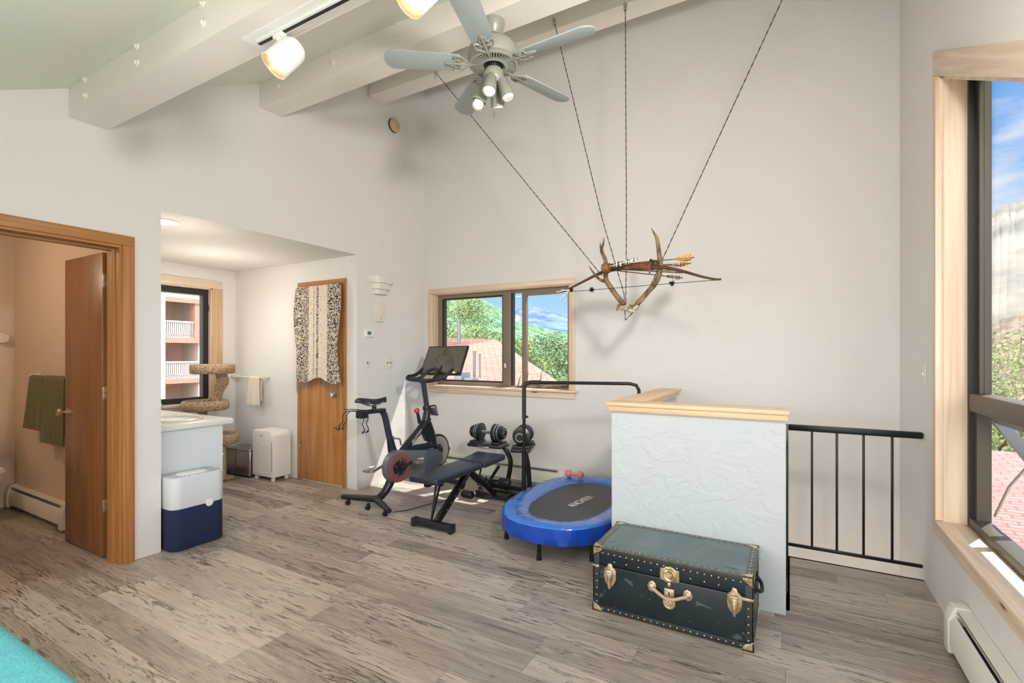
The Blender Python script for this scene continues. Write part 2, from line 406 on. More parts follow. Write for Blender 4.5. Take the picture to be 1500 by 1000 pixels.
# ------------------------------------------------------------------ camera
F, CX, HY, ZC = 715.0, 750.0, 518.0, 1.35
YAW = math.atan(407/F); SN, CS = math.sin(YAW), math.cos(YAW)
cam = bpy.data.cameras.new('camera'); co = bpy.data.objects.new('camera', cam); link(co)
co.location = (0, 0, ZC); co.rotation_euler = (PI/2, 0, YAW)
cam.sensor_width = 36; cam.lens = 36*F/1500; cam.shift_y = (HY-500)/1500
cam.clip_start = .02; cam.clip_end = 2000
SC.camera = co
def ray(u, v):
    l = (u-CX)/F; return V((-SN+CS*l, CS+SN*l, -(v-HY)/F))
def atz(u, v, z): D = ray(u, v); t = (z-ZC)/D.z; return V((D.x*t, D.y*t, z))
def atx(u, v, x): D = ray(u, v); t = x/D.x; return V((x, D.y*t, ZC+D.z*t))
def aty(u, v, y): D = ray(u, v); t = y/D.y; return V((D.x*t, y, ZC+D.z*t))

XL, YB, XR = -3.73, 4.48, .695
def cz(y): return 2.318+.5*y

# ================================================================== SETTING
g = G()
g.box(-3.9, XR+.02, -1.5, 2.95, -.25, 0); g.box(-.02, XR+.02, 2.95, 3.75, -.25, 0); g.box(-3.9, -.83, 2.95, YB+.02, -.25, 0)
g.box(-5.9, -3.9, 1.66, 3.5, -.25, 0); g.box(-6.1, -3.9, -.8, 1.66, -.25, 0)
struct('floor', g, FLOOR)
# left wall
g = G(); a, b = XL-.17, XL
g.prism([(-1.5, 0), (.85, 0), (.85, cz(.85)), (-1.5, cz(-1.5))], 'X', a, b)
g.prism([(.85, 2.05), (1.49, 2.05), (1.49, cz(1.49)), (.85, cz(.85))], 'X', a, b)
g.prism([(1.49, 0), (1.71, 0), (1.71, cz(1.71)), (1.49, cz(1.49))], 'X', a, b)
g.prism([(1.71, 2.332), (3.445, 2.332), (3.445, cz(3.445)), (1.71, cz(1.71))], 'X', a, b)
g.prism([(3.445, 0), (YB+.15, 0), (YB+.15, cz(YB+.15)), (3.445, cz(3.445))], 'X', a, b)
struct('wall_left', g, WALL)
# back wall with window opening
wx0, wx1, wz0, wz1 = -3.60, -1.89, .985, 2.045
g = G(); y0, y1 = YB, YB+.15
for bx in ((XL, wx0, -2.6, 5), (wx1, XR+.15, -2.6, 5), (wx0, wx1, -2.6, wz0), (wx0, wx1, wz1, 5)):
    g.box(bx[0], bx[1], y0, y1, bx[2], bx[3])
struct('wall_back', g, WALL)
# right wall with sloped-head window
ya, yb, zs = .9, 3.34, .47
def hz(y): return 2.81+.5*(y-3.34)
g = G(); a, b = XR, XR+.15
g.prism([(yb, -2.6), (YB+.15, -2.6), (YB+.15, 4.7), (yb, cz(yb)+.1)], 'X', a, b)
g.prism([(-1.5, 0-.25), (ya, -.25), (ya, cz(ya)+.1), (-1.5, cz(-1.5)+.1)], 'X', a, b)
g.prism([(ya, -.25), (yb, -.25), (yb, zs), (ya, zs)], 'X', a, b)
g.prism([(ya, hz(ya)), (yb, hz(yb)), (yb, cz(yb)+.1), (ya, cz(ya)+.1)], 'X', a, b)
struct('wall_right', g, WALL)
g = G(); g.prism([(-.5, cz(-.5)), (YB+.15, cz(YB+.15)), (YB+.15, cz(YB+.15)+.2), (-.5, cz(-.5)+.2)], 'X', XL-.17, XR+.15)
struct('ceiling', g, CEIL)
# alcove
AX = -5.78
g = G(); g.box(AX-.15, XL-.17, 3.445, 3.56, 0, 2.45); struct('wall_alcove_far', g, WALL)
g = G(); g.box(-6.1, XL-.17, 1.60, 1.71, 0, 2.5); struct('wall_alcove_near', g, WALL)
ay0, ay1, az0, az1 = 2.05, 3.175, .80, 2.10
g = G()
for bx in ((1.71, ay0, 0, 2.45), (ay1, 3.445, 0, 2.45), (ay0, ay1, 0, az0), (ay0, ay1, az1, 2.45)): g.box(AX-.15, AX, bx[0], bx[1], bx[2], bx[3])
struct('wall_alcove_left', g, WALL)
g = G(); g.box(AX-.15, XL-.17, 1.71, 3.56, 2.332, 2.45); struct('ceiling_alcove', g, WALL)
# bathroom
g = G(); g.box(-6.14, -6.0, -.8, 1.60, 0, 2.5); struct('wall_bathroom_left', g, BATHW)
g = G(); g.box(-6.0, XL-.17, 1.585, 1.60, 0, 2.42); struct('wall_bathroom_far', g, BATHW)
g = G(); g.box(-6.0, XL-.17, -.9, -.8, 0, 2.5); struct('wall_bathroom_near', g, BATHW)
g = G(); g.box(-6.14, XL-.17, -.9, 1.60, 2.42, 2.55); struct('ceiling_bathroom', g, BATHW)
# half wall around the stairwell
g = G(); g.box(-.944, -.018, 2.889, 3.0, 0, 1.005); g.box(-.944, -.83, 3.0, 4.25, 0, 1.005)
g.box(-.944, -.018, 2.95, 3.0, -2.6, 0); g.box(-.944, -.83, 3.0, YB, -2.6, 0)
hw = struct('wall_half', g, HALF)
g = G(); g.box(-.972, .0, 2.862, 3.045, 1.036, 1.057, .004); g.box(-.972, -.79, 3.045, 4.275, 1.036, 1.057, .004)
g.box(-.960, -.008, 2.872, 3.03, 1.003, 1.036, .002); g.box(-.960, -.805, 3.03, 4.262, 1.003, 1.036, .002)
struct('trim_1', g, mat_wood('cap_oak', (212, 172, 134), (232, 200, 166), 'X', .4))
# stairwell lining + stairs
g = G(); g.box(-.018, .0, 2.95, 3.75, -2.6, 0); g.box(0, XR, 3.73, 3.75, -2.6, 0)
struct('wall_stairwell', g, WALL)
g = G(); g.box(-.83, XR, 3.0, YB, -2.7, -2.6)
for i in range(7): g.box(-.83+.0, -.83+.24*(i+1)-.1, 3.76, YB-.01, -2.6, -.19*(i+1)-.9)
struct('staircase', g, FLOOR)

# beams
beams = []
BO = {0: [(125, 117), (126, 140), (201, 68), (201, 92), (297, 5), (298, 34)], 1: [(408, 126), (486, 75), (488, 92), (581, 33), (581, 52)], 2: [(578, 118)]}
for i, (yy, zb) in enumerate(((1.22, 2.756), (2.42, 3.344), (3.60, 3.973))):
    g = G(); g.prism([(yy, zb), (yy+.19, zb), (yy+.19, cz(yy+.19)+.02), (yy, cz(yy)+.02)], 'X', XL+.001, XR-.001, )
    o = struct('ceiling_beam', g, BEAMM, origin=(0, yy, zb)); beams.append(o)
    for (u, v) in BO[i]:
        p = aty(u, v, yy); g = G(); g.cyl(p+V((0, .004, 0)), p-V((0, .006, 0)), .018, seg=16); g.cyl(p-V((0, .006, 0)), p-V((0, .016, 0)), .010, seg=6)
        obj('bolt', g, BEAMM, o)

# ---- door 1 (bathroom)
d1 = sthing('door_1', (XL, 1.17, 0))
g = G(); g.box(-.17+XL, XL+.004, 1.47, 1.49, 0, 2.05); g.box(XL-.11, XL-.06, 1.455, 1.47, 0, 2.035); obj('jamb', g, TRIMZ, d1)
g = G(); g.box(-.17+XL, XL+.004, .85, .87, 0, 2.05); obj('jamb', g, TRIMZ, d1)
g = G(); g.box(-.17+XL, XL+.004, .87, 1.47, 2.03, 2.05); g.box(XL-.11, XL-.06, .87, 1.455, 2.015, 2.03); obj('head_jamb', g, TRIMY, d1)
for yy0, yy1 in ((1.485, 1.55), (.79, .855)):
    g = G(); g.box(XL, XL+.018, yy0, yy1, 0, 2.045, .003); g.box(XL-.188, XL-.17, yy0, yy1, 0, 2.045, .003); obj('casing', g, TRIMZ, d1)
g = G(); g.box(XL, XL+.018, .79, 1.55, 2.045, 2.11, .003); obj('head_casing', g, TRIMY, d1)
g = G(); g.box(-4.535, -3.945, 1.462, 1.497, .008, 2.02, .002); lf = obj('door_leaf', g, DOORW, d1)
for zz in (1.835, 1.085, .34):
    g = G(); g.box(-3.9455, -3.942, 1.464, 1.495, zz-.045, zz+.045, .001); g.cyl((-3.932, 1.499, zz-.045), (-3.932, 1.499, zz+.045), .007, seg=12)
    g.box(-3.932, -3.90, 1.488, 1.491, zz-.045, zz+.045)
    obj('hinge', g, BRASS, lf)
g = G(); g.lathe([(.0, .0), (.028, 0), (.028, .005), (.011, .009), (.010, .032), (.024, .042), (.027, .055), (.02, .066), (0, .068)], (-4.47, 1.462, .936), (0, -1, 0))
obj('door_knob', g, BRASS, lf)
# ---- door 2 (closet in the alcove far wall)
d2 = sthing('door_2', (-4.243, 3.445, 0))
dx0, dx1 = -4.614, -3.873
for a, b in ((dx0, dx0+.05), (dx1-.05, dx1)):
    g = G(); g.box(a, b, 3.428, 3.445, 0, 2.06, .003); obj('casing', g, TRIMZ, d2)
g = G(); g.box(dx0, dx1, 3.428, 3.445, 2.06, 2.11, .003); obj('head_casing', g, TRIMX, d2)
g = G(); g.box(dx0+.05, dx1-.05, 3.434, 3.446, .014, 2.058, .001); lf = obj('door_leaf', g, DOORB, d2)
g = G(); g.lathe([(0, 0), (.03, 0), (.03, .006), (.012, .01), (.011, .03), (.026, .04), (.027, .055), (.016, .064), (0, .062)], (-4.03, 3.434, .93), (0, -1, 0))
obj('door_knob', g, CHROME, lf)
g = G(); g.box(dx0+.042, dx0+.054, 3.422, 3.430, .33, .45); obj('hinge', g, BRASS, lf)

# ---- window 1 : back wall
w1 = sthing('window_1', (-2.75, YB, 0))
g = G(); yc = YB
g.box(-3.661, -3.60, yc-.02, yc, .991, 2.039, .004); obj('casing', g, PINEZ, w1)
g = G(); g.box(-1.893, -1.832, yc-.02, yc, .991, 2.039, .004); obj('casing', g, PINEZ, w1)
g = G(); g.box(-3.661, -1.832, yc-.02, yc, 2.04, 2.098, .004); obj('head_casing', g, PINEX, w1)
g = G(); g.box(-3.66, -1.80, yc-.045, yc+.08, .966, .99, .006); obj('sill', g, PINEX, w1)
g = G(); g.box(-3.66, -1.832, yc-.02, yc, .905, .965, .005); obj('apron', g, PINEX, w1)
g = G(); g.box(-3.605, -3.585, yc, yc+.12, .985, 2.045); g.box(-1.905, -1.885, yc, yc+.12, .985, 2.045); obj('jamb', g, PINEZ, w1)
g = G(); g.box(-3.60, -1.89, yc, yc+.12, 2.03, 2.05); obj('head_jamb', g, PINEX, w1)
fy0, fy1 = yc+.07, yc+.13
g = G()
g.box(-3.585, -3.53, fy0, fy1, .99, 2.03); g.box(-3.53, -2.70, fy0, fy1, 1.99, 2.03); g.box(-3.53, -2.70, fy0, fy1, .99, 1.035)
g.box(-2.70, -2.60, fy0-.01, fy1, .99, 2.03, .003); g.box(-2.60, -1.905, fy0, fy1, 2.0, 2.03); g.box(-2.60, -1.905, fy0, fy1, .99, 1.01)
fr = obj('frame', g, TAUPE, w1)
g = G(); g.box(-3.53, -3.505, fy0+.01, fy1, 1.035, 1.99); g.box(-3.505, -2.72, fy0+.01, fy1, 1.975, 1.99); g.box(-3.505, -2.70, fy0+.01, fy1, 1.035, 1.05); g.box(-2.72, -2.70, fy0+.01, fy1, 1.035, 1.99)
obj('sash', g, DARKF, w1)
g = G(); g.box(-2.47, -2.42, fy0, fy1-.01, 1.01, 2.0, .003); g.box(-2.42, -1.925, fy0, fy1-.01, 1.965, 2.0); g.box(-2.42, -1.925, fy0, fy1-.01, 1.01, 1.04); g.box(-1.945, -1.905, fy0, fy1-.01, 1.01, 2.0)
obj('sliding_sash', g, TAUPE, w1)
g = G(); g.box(-2.60, -2.585, fy0, fy1, 1.01, 2.0); obj('sash', g, DARKF, w1)
g = G(); g.box(-2.675, -2.655, fy0-.025, fy0-.01, 1.20, 1.24, .003); g.box(-2.67, -2.65, fy0-.04, fy0-.02, 1.225, 1.245, .003); obj('latch', g, WHITEP, w1)
g = G(); g.box(-3.51, -2.71, fy0+.03, fy0+.034, 1.04, 1.985); obj('pane', g, GLASS, w1)
g = G(); g.box(-2.59, -1.93, fy0+.03, fy0+.034, 1.02, 1.99); obj('pane', g, GLASS, w1)

# ---- window 2 : right wall
w2 = sthing('window_2', (XR, 2.12, 0))
s_ = .5
g = G(); g.prism([(3.34, .456), (3.442, .456), (3.442, 2.86), (3.34, 2.809)], 'X', XR-.02, XR, .003); obj('casing', g, PINEZ, w2)
g = G(); g.prism([(3.33, .478), (3.345, .478), (3.345, 2.80), (3.33, 2.792)], 'X', XR-.03, XR-.0); obj('casing_edge', g, PINEZ, w2)
g = G(); g.prism([(.8, hz(.8)), (3.442, 2.861), (3.442, 2.99), (.8, 2.99-.5*2.642)], 'X', XR-.02, XR, .003); obj('head_casing', g, mat_wood('pine_slope', (210, 184, 158), (236, 216, 194), 'Y', tilt=-math.atan(.5)), w2)
g = G(); g.box(XR-.02, XR, .8, 3.442, .385, .455, .004); obj('apron', g, PINEY, w2)
g = G(); g.box(XR-.035, XR+.095, .9, 3.34, .452, .475, .005); obj('sill', g, PINEY, w2)
g = G(); g.prism([(3.325, .47), (3.345, .47), (3.345, hz(3.34)), (3.325, hz(3.325))], 'X', XR, XR+.10); obj('jamb', g, PINEZ, w2)
g = G(); g.prism([(.9, hz(.9)-.02), (3.34, hz(3.34)-.02), (3.34, hz(3.34)+.005), (.9, hz(.9)+.005)], 'X', XR, XR+.10); obj('head_jamb', g, PINEY, w2)
def hq(y, k): return hz(y)-k
g = G(); x0, x1 = XR+.095, XR+.15
g.prism([(3.30, .475), (3.34, .475), (3.34, hq(3.34, .0)), (3.30, hq(3.30, 0))], 'X', x0, x1)
g.prism([(.9, hq(.9, .04)), (3.34, hq(3.34, .04)), (3.34, hq(3.34, 0)), (.9, hq(.9, 0))], 'X', x0, x1)
obj('frame', g, DARKF, w2)
g = G(); g.box(x0, x1+.03, .9, 3.30, 1.06, 1.15, .006); g.box(x0, x1+.02, .9, 3.30, .475, .52, .004); obj('transom', g, BRONZE, w2)
g = G(); g.box(x0+.03, x1+.02, 3.26, 3.30, 1.15, hq(3.26, .04)); g.box(x0+.02, x1+.02, 3.26, 3.30, .52, 1.06); obj('stile', g, BRONZE, w2)
g = G(); g.prism([(.9, 1.15), (3.26, 1.15), (3.26, hq(3.26, .04)), (.9, hq(.9, .04))], 'X', x1-.01, x1-.006); obj('pane', g, GLASS, w2)
# awning sash tilted out
aw = []
g = G()
top = V((x1+.02, 0, 1.04)); bot = V((x1+.30, 0, .60))
for yy in (3.20, 2.0): g.bar((top.x, yy, top.z), (bot.x, yy, bot.z), .05, .03, .003, up=(0, 1, 0))
g.bar((top.x, 2.0, top.z), (top.x, 3.2, top.z), .03, .04); g.bar((bot.x, 2.0, bot.z), (bot.x, 3.22, bot.z), .03, .05, .003)
obj('awning_sash', g, GREYP, w2)
g = G(); g.quad((top.x, 2.02, top.z), (top.x, 3.18, top.z), (bot.x, 3.18, bot.z), (bot.x, 2.02, bot.z)); obj('awning_pane', g, SCREENG, w2)
g = G(); g.tube([(x1+.02, 3.22, .56), (x1+.06, 3.18, .72), (x1+.12, 3.12, .86)], .006); obj('stay_arm', g, SILVER, w2)

# ---- window 3 : alcove
w3 = sthing('window_3', (AX, 2.6, 0))
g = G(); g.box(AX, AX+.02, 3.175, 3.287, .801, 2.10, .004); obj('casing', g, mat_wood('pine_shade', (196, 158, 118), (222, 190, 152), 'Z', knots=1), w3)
g = G(); g.box(AX, AX+.02, 1.95, 3.287, 2.10, 2.19, .004); obj('head_casing', g, PINEY, w3)
g = G(); g.box(AX-.01, AX+.05, 1.95, 3.27, .77, .80, .004); obj('sill', g, PINEY, w3)
g = G(); g.box(AX-.1, AX, 3.16, 3.18, .8, 2.1); g.box(AX-.1, AX, 2.05, 3.175, 2.085, 2.105); obj('jamb', g, PINEZ, w3)
g = G(); g.box(AX-.12, AX-.05, 3.10, 3.16, .8, 2.085); g.box(AX-.12, AX-.05, 2.05, 3.10, 2.02, 2.085); g.box(AX-.12, AX-.05, 2.05, 3.10, .8, .86); g.box(AX-.12, AX-.05, 2.05, 2.1, .8, 2.085); obj('frame', g, DARKF, w3)
g = G(); g.box(AX-.09, AX-.086, 2.1, 3.10, .86, 2.02); obj('pane', g, GLASS, w3)

# ---- guard railing (fixed metalwork)
rl = thing('stair_railing', (.34, 3.75, 0), 'black metal guard railing with slim balusters beside the white half wall', 'railing')
g = G(); g.box(-.01, XR-.004, 3.735, 3.775, .84, .88, .008); obj('top_rail', g, BLACK, rl)
g = G(); g.box(-.01, XR-.004, 3.745, 3.763, .068, .088, .003); obj('bottom_rail', g, BLACK, rl)
for xx in (.126, .262, .402, .545):
    g = G(); g.box(xx-.007, xx+.007, 3.747, 3.761, .085, .845, .002); obj('baluster', g, BLACK, rl)
g = G(); g.box(-.026, -.008, 3.742, 3.766, 0, .88, .003); obj('post', g, BLACK, rl)
g = G(); g.box(-.024, -.008, 3.001, 3.742, .84, .88, .004); obj('return_rail', g, BLACK, rl)
g = G(); g.box(-.022, -.010, 3.001, 3.742, .068, .088, .003); obj('return_rail', g, BLACK, rl)
for yy in (3.15, 3.30, 3.45, 3.60):
    g = G(); g.box(-.022, -.010, yy-.006, yy+.006, .085, .845, .002); obj('baluster', g, BLACK, rl)

# ================================================================== FIXED DEVICES
def heater(name, p0, p1, out, label, h=.2, dpt=.065):
    """p0->p1 along the wall, out = direction into the room"""
    p0, p1, out = V(p0), V(p1), V(out); ax = (p1-p0).normalized(); L = (p1-p0).length
    t = thing(name, tuple((p0+p1)/2), label, 'heater', group='baseboard heaters')
    M = Matrix((ax, out, V((0, 0, 1)))).transposed().to_4x4(); M.translation = p0
    g = G(); g.prism([(0, .02), (.012, .02), (.012, h-.01), (.05, h-.004), (.0, h)], 'X', 0, L, M=M); obj('back_panel', g, WHITEM, t)
    g = G(); g.prism([(dpt-.012, .04), (dpt, .05), (dpt, h-.065), (dpt-.02, h-.035), (dpt-.024, h-.04), (dpt-.010, h-.07), (dpt-.010, .05)], 'X', .02, L-.02, M=M); obj('front_cover', g, WHITEM, t)
    g = G(); g.prism([(.012, h-.075), (dpt-.012, h-.075), (dpt-.012, .07), (.012, .07)], 'X', .03, L-.03, M=M); obj('heating_fin', g, BLK2, t)
    for a, b in ((-.002, .07), (L-.07, L+.002)):
        g = G(); g.prism([(0, .015), (dpt+.004, .015), (dpt+.004, h-.06), (dpt-.018, h+.002), (0, h+.004)], 'X', a, b, .002, M=M); obj('end_cap', g, WHITEM, t)
    g = G(); g.prism([(dpt-.03, h-.026), (dpt-.024, h-.02), (dpt-.028, h-.016), (dpt-.034, h-.022)], 'X', .05, L-.05, M=M); obj('damper', g, SILVER, t)
heater('baseboard_heater', (-3.6, YB-.002, 0), (-1.93, YB-.002, 0), (0, -1, 0), 'long cream baseboard heater under the back window behind the exercise gear')
heater('baseboard_heater', (XR-.002, 2.93, 0), (XR-.002, .9, 0), (-1, 0, 0), 'white baseboard heater in the right foreground corner under the tall window', .22, .075)
heater('baseboard_heater', (-5.97, 1.583, 0), (-4.76, 1.583, 0), (0, -1, 0), 'white baseboard heater in the bathroom below the green towels')

def plate(name, c, n, w, h, label, cat, m=OFFW, parts=()):
    c, n = V(c), V(n); ax = V((0, 0, 1)).cross(n); M = Matrix((ax, n, V((0, 0, 1)))).transposed().to_4x4(); M.translation = c
    t = thing(name, tuple(c), label, cat)
    g = G(); g.box(-w/2, w/2, .0005, .006, -h/2, h/2, .002, M=M); obj('cover_plate', g, m, t)
    for pn, pw, ph, px, pz, pd, pm in parts:
        g = G(); g.box(px-pw/2, px+pw/2, .005, pd, pz-ph/2, pz+ph/2, min(.002, pw/4), M=M); obj(pn, g, pm, t)
    return t
c = atx(537.5, 531, XL); plate('light_switch', c, (1, 0, 0), .075, .12, 'single light switch on the white wall between door opening and corner', 'light switch', WHITEM, [('toggle', .01, .02, 0, 0, .016, GREYP)])
c = atx(569, 531, XL); plate('light_switch', c, (1, 0, 0), .12, .12, 'double light switch plate left of the exercise bike screen', 'light switch', WHITEM, [('toggle', .01, .02, -.024, 0, .016, GREYP), ('toggle', .01, .02, .024, 0, .016, GREYP)])
c = atx(1354.5, 548, XR); plate('light_switch', c, (-1, 0, 0), .075, .12, 'pale light switch on the right wall above the black railing', 'light switch', WHITEM, [('toggle', .01, .02, 0, 0, .014, WHITEP)])
c = atx(540, 488.5, XL); plate('thermostat', c, (1, 0, 0), .12, .085, 'small white thermostat with a green display on the left wall', 'thermostat', WHITEP, [('body', .11, .075, 0, 0, .025, WHITEP), ('display', .05, .035, -.015, .005, .028, DISP)])
c = atx(555, 457, XL); plate('chime_cover', c, (1, 0, 0), .12, .22, 'narrow beige box cover on the wall below the white sconce', 'wall box', WHITEM, [('cover', .10, .20, 0, 0, .03, OFFW), ('button', .01, .01, 0, -.07, .033, BLK2)])
c = aty(659, 657, YB); plate('wall_outlet', c, (0, -1, 0), .075, .12, 'white wall outlet under the window with a black plug in it', 'outlet', WHITEP, [('socket', .03, .028, 0, -.025, .008, OFFW), ('socket', .03, .028, 0, .025, .008, OFFW)])
# smoke detector
c = atx(576, 184, XL)
t = thing('smoke_detector', tuple(c), 'round yellowed smoke detector high on the left wall near the corner', 'smoke detector')
g = G(); g.lathe([(0, 0), (.075, 0), (.075, .012), (.0, .012)], c, (1, 0, 0)); obj('base', g, BLK2, t)
g = G(); g.lathe([(.070, .012), (.072, .03), (.06, .042), (.02, .046), (0, .046)], c, (1, 0, 0)); g.cyl(c+V((.04, .03, 0)), c+V((.05, .03, 0)), .008); obj('cover', g, mat('aged_plastic', (206, 186, 140), .5), t)
# stepped sconce (three tiers)
c = atx(555, 418, XL)
t = thing('wall_sconce', tuple(c), 'white stepped plaster wall sconce above the beige box cover', 'wall lamp')
for i, (w, zt, zb, dd) in enumerate(((.15, .085, .015, .11), (.12, .015, -.045, .085), (.09, -.045, -.095, .06))):
    g = G(); pts = [(c.y-w, 0), (c.y+w, 0)]
    n = 10; poly = [(XL, c.y-w)]+[(XL+dd*min(1, 1.35*math.sin(PI*k/n)), c.y-w*math.cos(PI*k/n)) for k in range(n+1)]+[(XL, c.y+w)]
    poly = [poly[i2] for i2 in range(len(poly)) if i2 == 0 or (V(poly[i2])-V(poly[i2-1])).length > 1e-4]
    g.prism(poly, 'Z', c.z+zb, c.z+zt); obj('tier', g, WHITEM, t)
# recessed light in alcove
c = V((-4.03, 1.87, 2.332))
t = thing('recessed_light', tuple(c), 'lit recessed ceiling light over the vanity alcove', 'ceiling light')
g = G(); g.lathe([(.095, 0), (.095, -.006), (.078, -.008), (.07, 0)], c); obj('trim_ring', g, WHITEP, t)
g = G(); g.cyl(c-V((0, 0, .001)), c-V((0, 0, .004)), .07); obj('lens', g, DOWNL, t)

# ---- ceiling track with lamps
t = thing('light_track', (-1.35, 1.345, 2.756), 'white track with black slot under the front ceiling beam', 'light track')
g = G(); g.box(-2.12, -.55, 1.292, 1.392, 2.7495, 2.7558, .002); g.box(-2.07, -.55, 1.325, 1.36, 2.738, 2.755, .002); obj('rail', g, WHITEP, t)
g = G(); g.box(-2.07, -.57, 1.335, 1.35, 2.7365, 2.7385); obj('slot', g, BLK2, t)
def track_lamp(top, mouth, r, label):
    top, mouth = V(top), V(mouth); dd = V((-.30, -.55, -.78)).normalized()
    t = thing('track_lamp', tuple(top), label, 'spot lamp', group='spot lamps on the ceiling track')
    piv = V((top.x, top.y, top.z-.075)); rear = mouth-dd*.155
    g = G(); g.box(top.x-.03, top.x+.03, top.y-.014, top.y+.014, top.z-.018, top.z, .003); g.cyl((top.x, top.y, top.z-.015), (top.x, top.y, top.z-.05), .011, seg=12)
    g.tube([(top.x, top.y, top.z-.045), piv, rear+dd*.05], .009, 8); obj('bracket', g, WHITEP, t)
    g = G(); g.lathe([(0, 0), (r*.7, .004), (r*.9, .02), (r*.97, .05), (r, .152), (r*.94, .152), (r*.75, .075), (0, .07)], rear, dd, 32); hd = obj('lamp_head', g, WHITEP, t)
    g = G(); g.lathe([(r*.93, .15), (r*.6, .10), (0, .098)], rear, dd, 32); obj('reflector', g, LAMPRIM, t)
    g = G(); g.lathe([(0, .142), (r*.35, .138), (r*.62, .128), (r*.7, .118), (0, .116)], rear, dd, 24); obj('bulb', g, LAMPON, t)
    l = bpy.data.lights.new('spot', 'SPOT'); l.energy = 30; l.spot_size = R(100); l.spot_blend = .8; l.color = (1, .83, .62); l.shadow_soft_size = .04
    lo = bpy.data.objects.new('track_and_fill_spot', l); link(lo); lo.location = mouth+dd*.02; lo.rotation_euler = dd.to_track_quat('-Z', 'Y').to_euler()
tp = atz(403, 46, 2.737)
r_ = ray(400, 98); mo = V((0, 0, ZC))+r_*(1.30/r_.y)
track_lamp((tp.x, 1.343, 2.737), mo, .058, 'white cylindrical track lamp hanging nearest the left end of the track')
tp2 = atz(617, -45, 2.737); r_ = ray(598, 2); mo = V((0, 0, ZC))+r_*(1.33/r_.y)
track_lamp((-1.07, 1.343, 2.737), mo, .062, 'lit track lamp cut by the top edge left of the fan')

# ---- ceiling fan
fx, fy = -1.548, 2.495
ft = thing('ceiling_fan', (fx, fy, 3.344), 'pale five blade ceiling fan with a four lamp light kit', 'ceiling fan')
g = G(); g.lathe([(0, 3.344), (.068, 3.344), (.068, 3.325), (.055, 3.285), (.038, 3.262), (0, 3.262)], (fx, fy, 0)); obj('canopy', g, FANM, ft)
g = G(); g.cyl((fx, fy, 3.268), (fx, fy, 3.238), .014); g.ball((fx, fy, 3.262), .024); obj('downrod', g, BLK2, ft)
g = G(); g.cyl((fx, fy, 3.25), (fx, fy, 3.21), .012); g.lathe([(0, 3.228), (.07, 3.226), (.125, 3.20), (.152, 3.165), (.157, 3.13), (.15, 3.10), (.13, 3.085), (0, 3.085)], (fx, fy, 0), seg=40); obj('motor_housing', g, FANM, ft)
g = G()
for k in range(44):
    a = 2*PI*k/44; c_, s2 = math.cos(a), math.sin(a)
    g.bar((fx+.082*c_, fy+.082*s2, 3.078), (fx+.138*c_, fy+.138*s2, 3.083), .006, .008)
g.lathe([(.145, 3.09), (.147, 3.08), (.135, 3.076), (.132, 3.085)], (fx, fy, 0), seg=40); g.lathe([(.085, 3.085), (.085, 3.074), (.07, 3.070), (.06, 3.08)], (fx, fy, 0), seg=40)
obj('vent_grille', g, FANM, ft)
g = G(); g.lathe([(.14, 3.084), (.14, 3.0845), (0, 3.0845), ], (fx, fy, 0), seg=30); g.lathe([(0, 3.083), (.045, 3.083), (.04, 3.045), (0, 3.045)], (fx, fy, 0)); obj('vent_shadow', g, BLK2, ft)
g = G(); g.lathe([(0, 3.055), (.05, 3.055), (.062, 3.03), (.06, 2.99), (.045, 2.97), (0, 2.965)], (fx, fy, 0)); g.cyl((fx, fy, 2.97), (fx, fy, 2.945), .014); hub = obj('light_hub', g, FANM, ft)
for k in range(5):
    a = R(-1+72*k); M = Matrix.Translation((fx, fy, 3.085)) @ Matrix.Rotation(a, 4, 'Z') @ Matrix.Rotation(R(12), 4, 'X')
    n = 10; pts = [(.20, -.058), (.30, -.064), (.58, -.070)]+[(.58+.065*math.sin(PI*j/n), -.07*math.cos(PI*j/n)) for j in range(1, n)]+[(.58, .070), (.30, .064), (.20, .058)]
    g = G(); g.prism(pts, 'Z', .0, .007, .001, M=M); obj('blade', g, BLADE, ft)
    g = G()
    for sg in (-1, 1):
        P = [M @ V(p) for p in ((.10, 0, -.004), (.15, sg*.012, -.006), (.19, sg*.05, -.006), (.235, sg*.052, -.005), (.225, sg*.025, -.005), (.262, sg*.012, -.005), (.285, 0, -.005))]
        g.tube(P, .0055, 6, smooth=4)
        g.tube([M @ V(p) for p in ((.185, sg*.04, -.006), (.20, sg*.015, -.006), (.22, sg*.03, -.006), (.24, sg*.008, -.006))], .0045, 6, smooth=3)
    g.tube([M @ V((.09, 0, .0)), M @ V((.16, 0, -.006)), M @ V((.28, 0, -.006))], .008, 6)
    obj('blade_arm', g, FANM, ft)
for k in range(4):
    a = R(-75+90*k); dd = V((math.cos(a)*.38, math.sin(a)*.38, -1)).normalized(); st = V((fx+.045*math.cos(a), fy+.045*math.sin(a), 3.0))
    en = st+dd*.155
    g = G(); g.lathe([(0, 0), (.022, .0), (.034, .02), (.036, .06), (.039, .065), (.041, .115), (.043, .13), (.039, .13), (.034, .09), (0, .085)], st, dd, 24); obj('lamp_shade', g, FANM, hub)
    g = G()
    if k == 3: g.lathe([(0, .18), (.012, .182), (.03, .17), (.033, .15), (.03, .13), (0, .12)], st, dd, 20)
    else: g.lathe([(0, .142), (.028, .139), (.037, .128), (.03, .115), (0, .105)], st, dd, 20)
    obj('bulb', g, CFL, hub)
g = G(); g.cyl((fx, fy, 2.95), (fx+.003, fy, 2.80), .0018, seg=6); g.lathe([(0, 0), (.006, .004), (.008, .02), (.003, .035), (0, .035)], (fx+.003, fy, 2.77)); obj('pull_chain', g, SILVER, ft)
g = G(); g.lathe([(0, -.012), (.012, -.012), (.016, 0), (.01, .008), (0, .008)], (fx, fy, 2.955)); obj('finial', g, CHROME, ft)

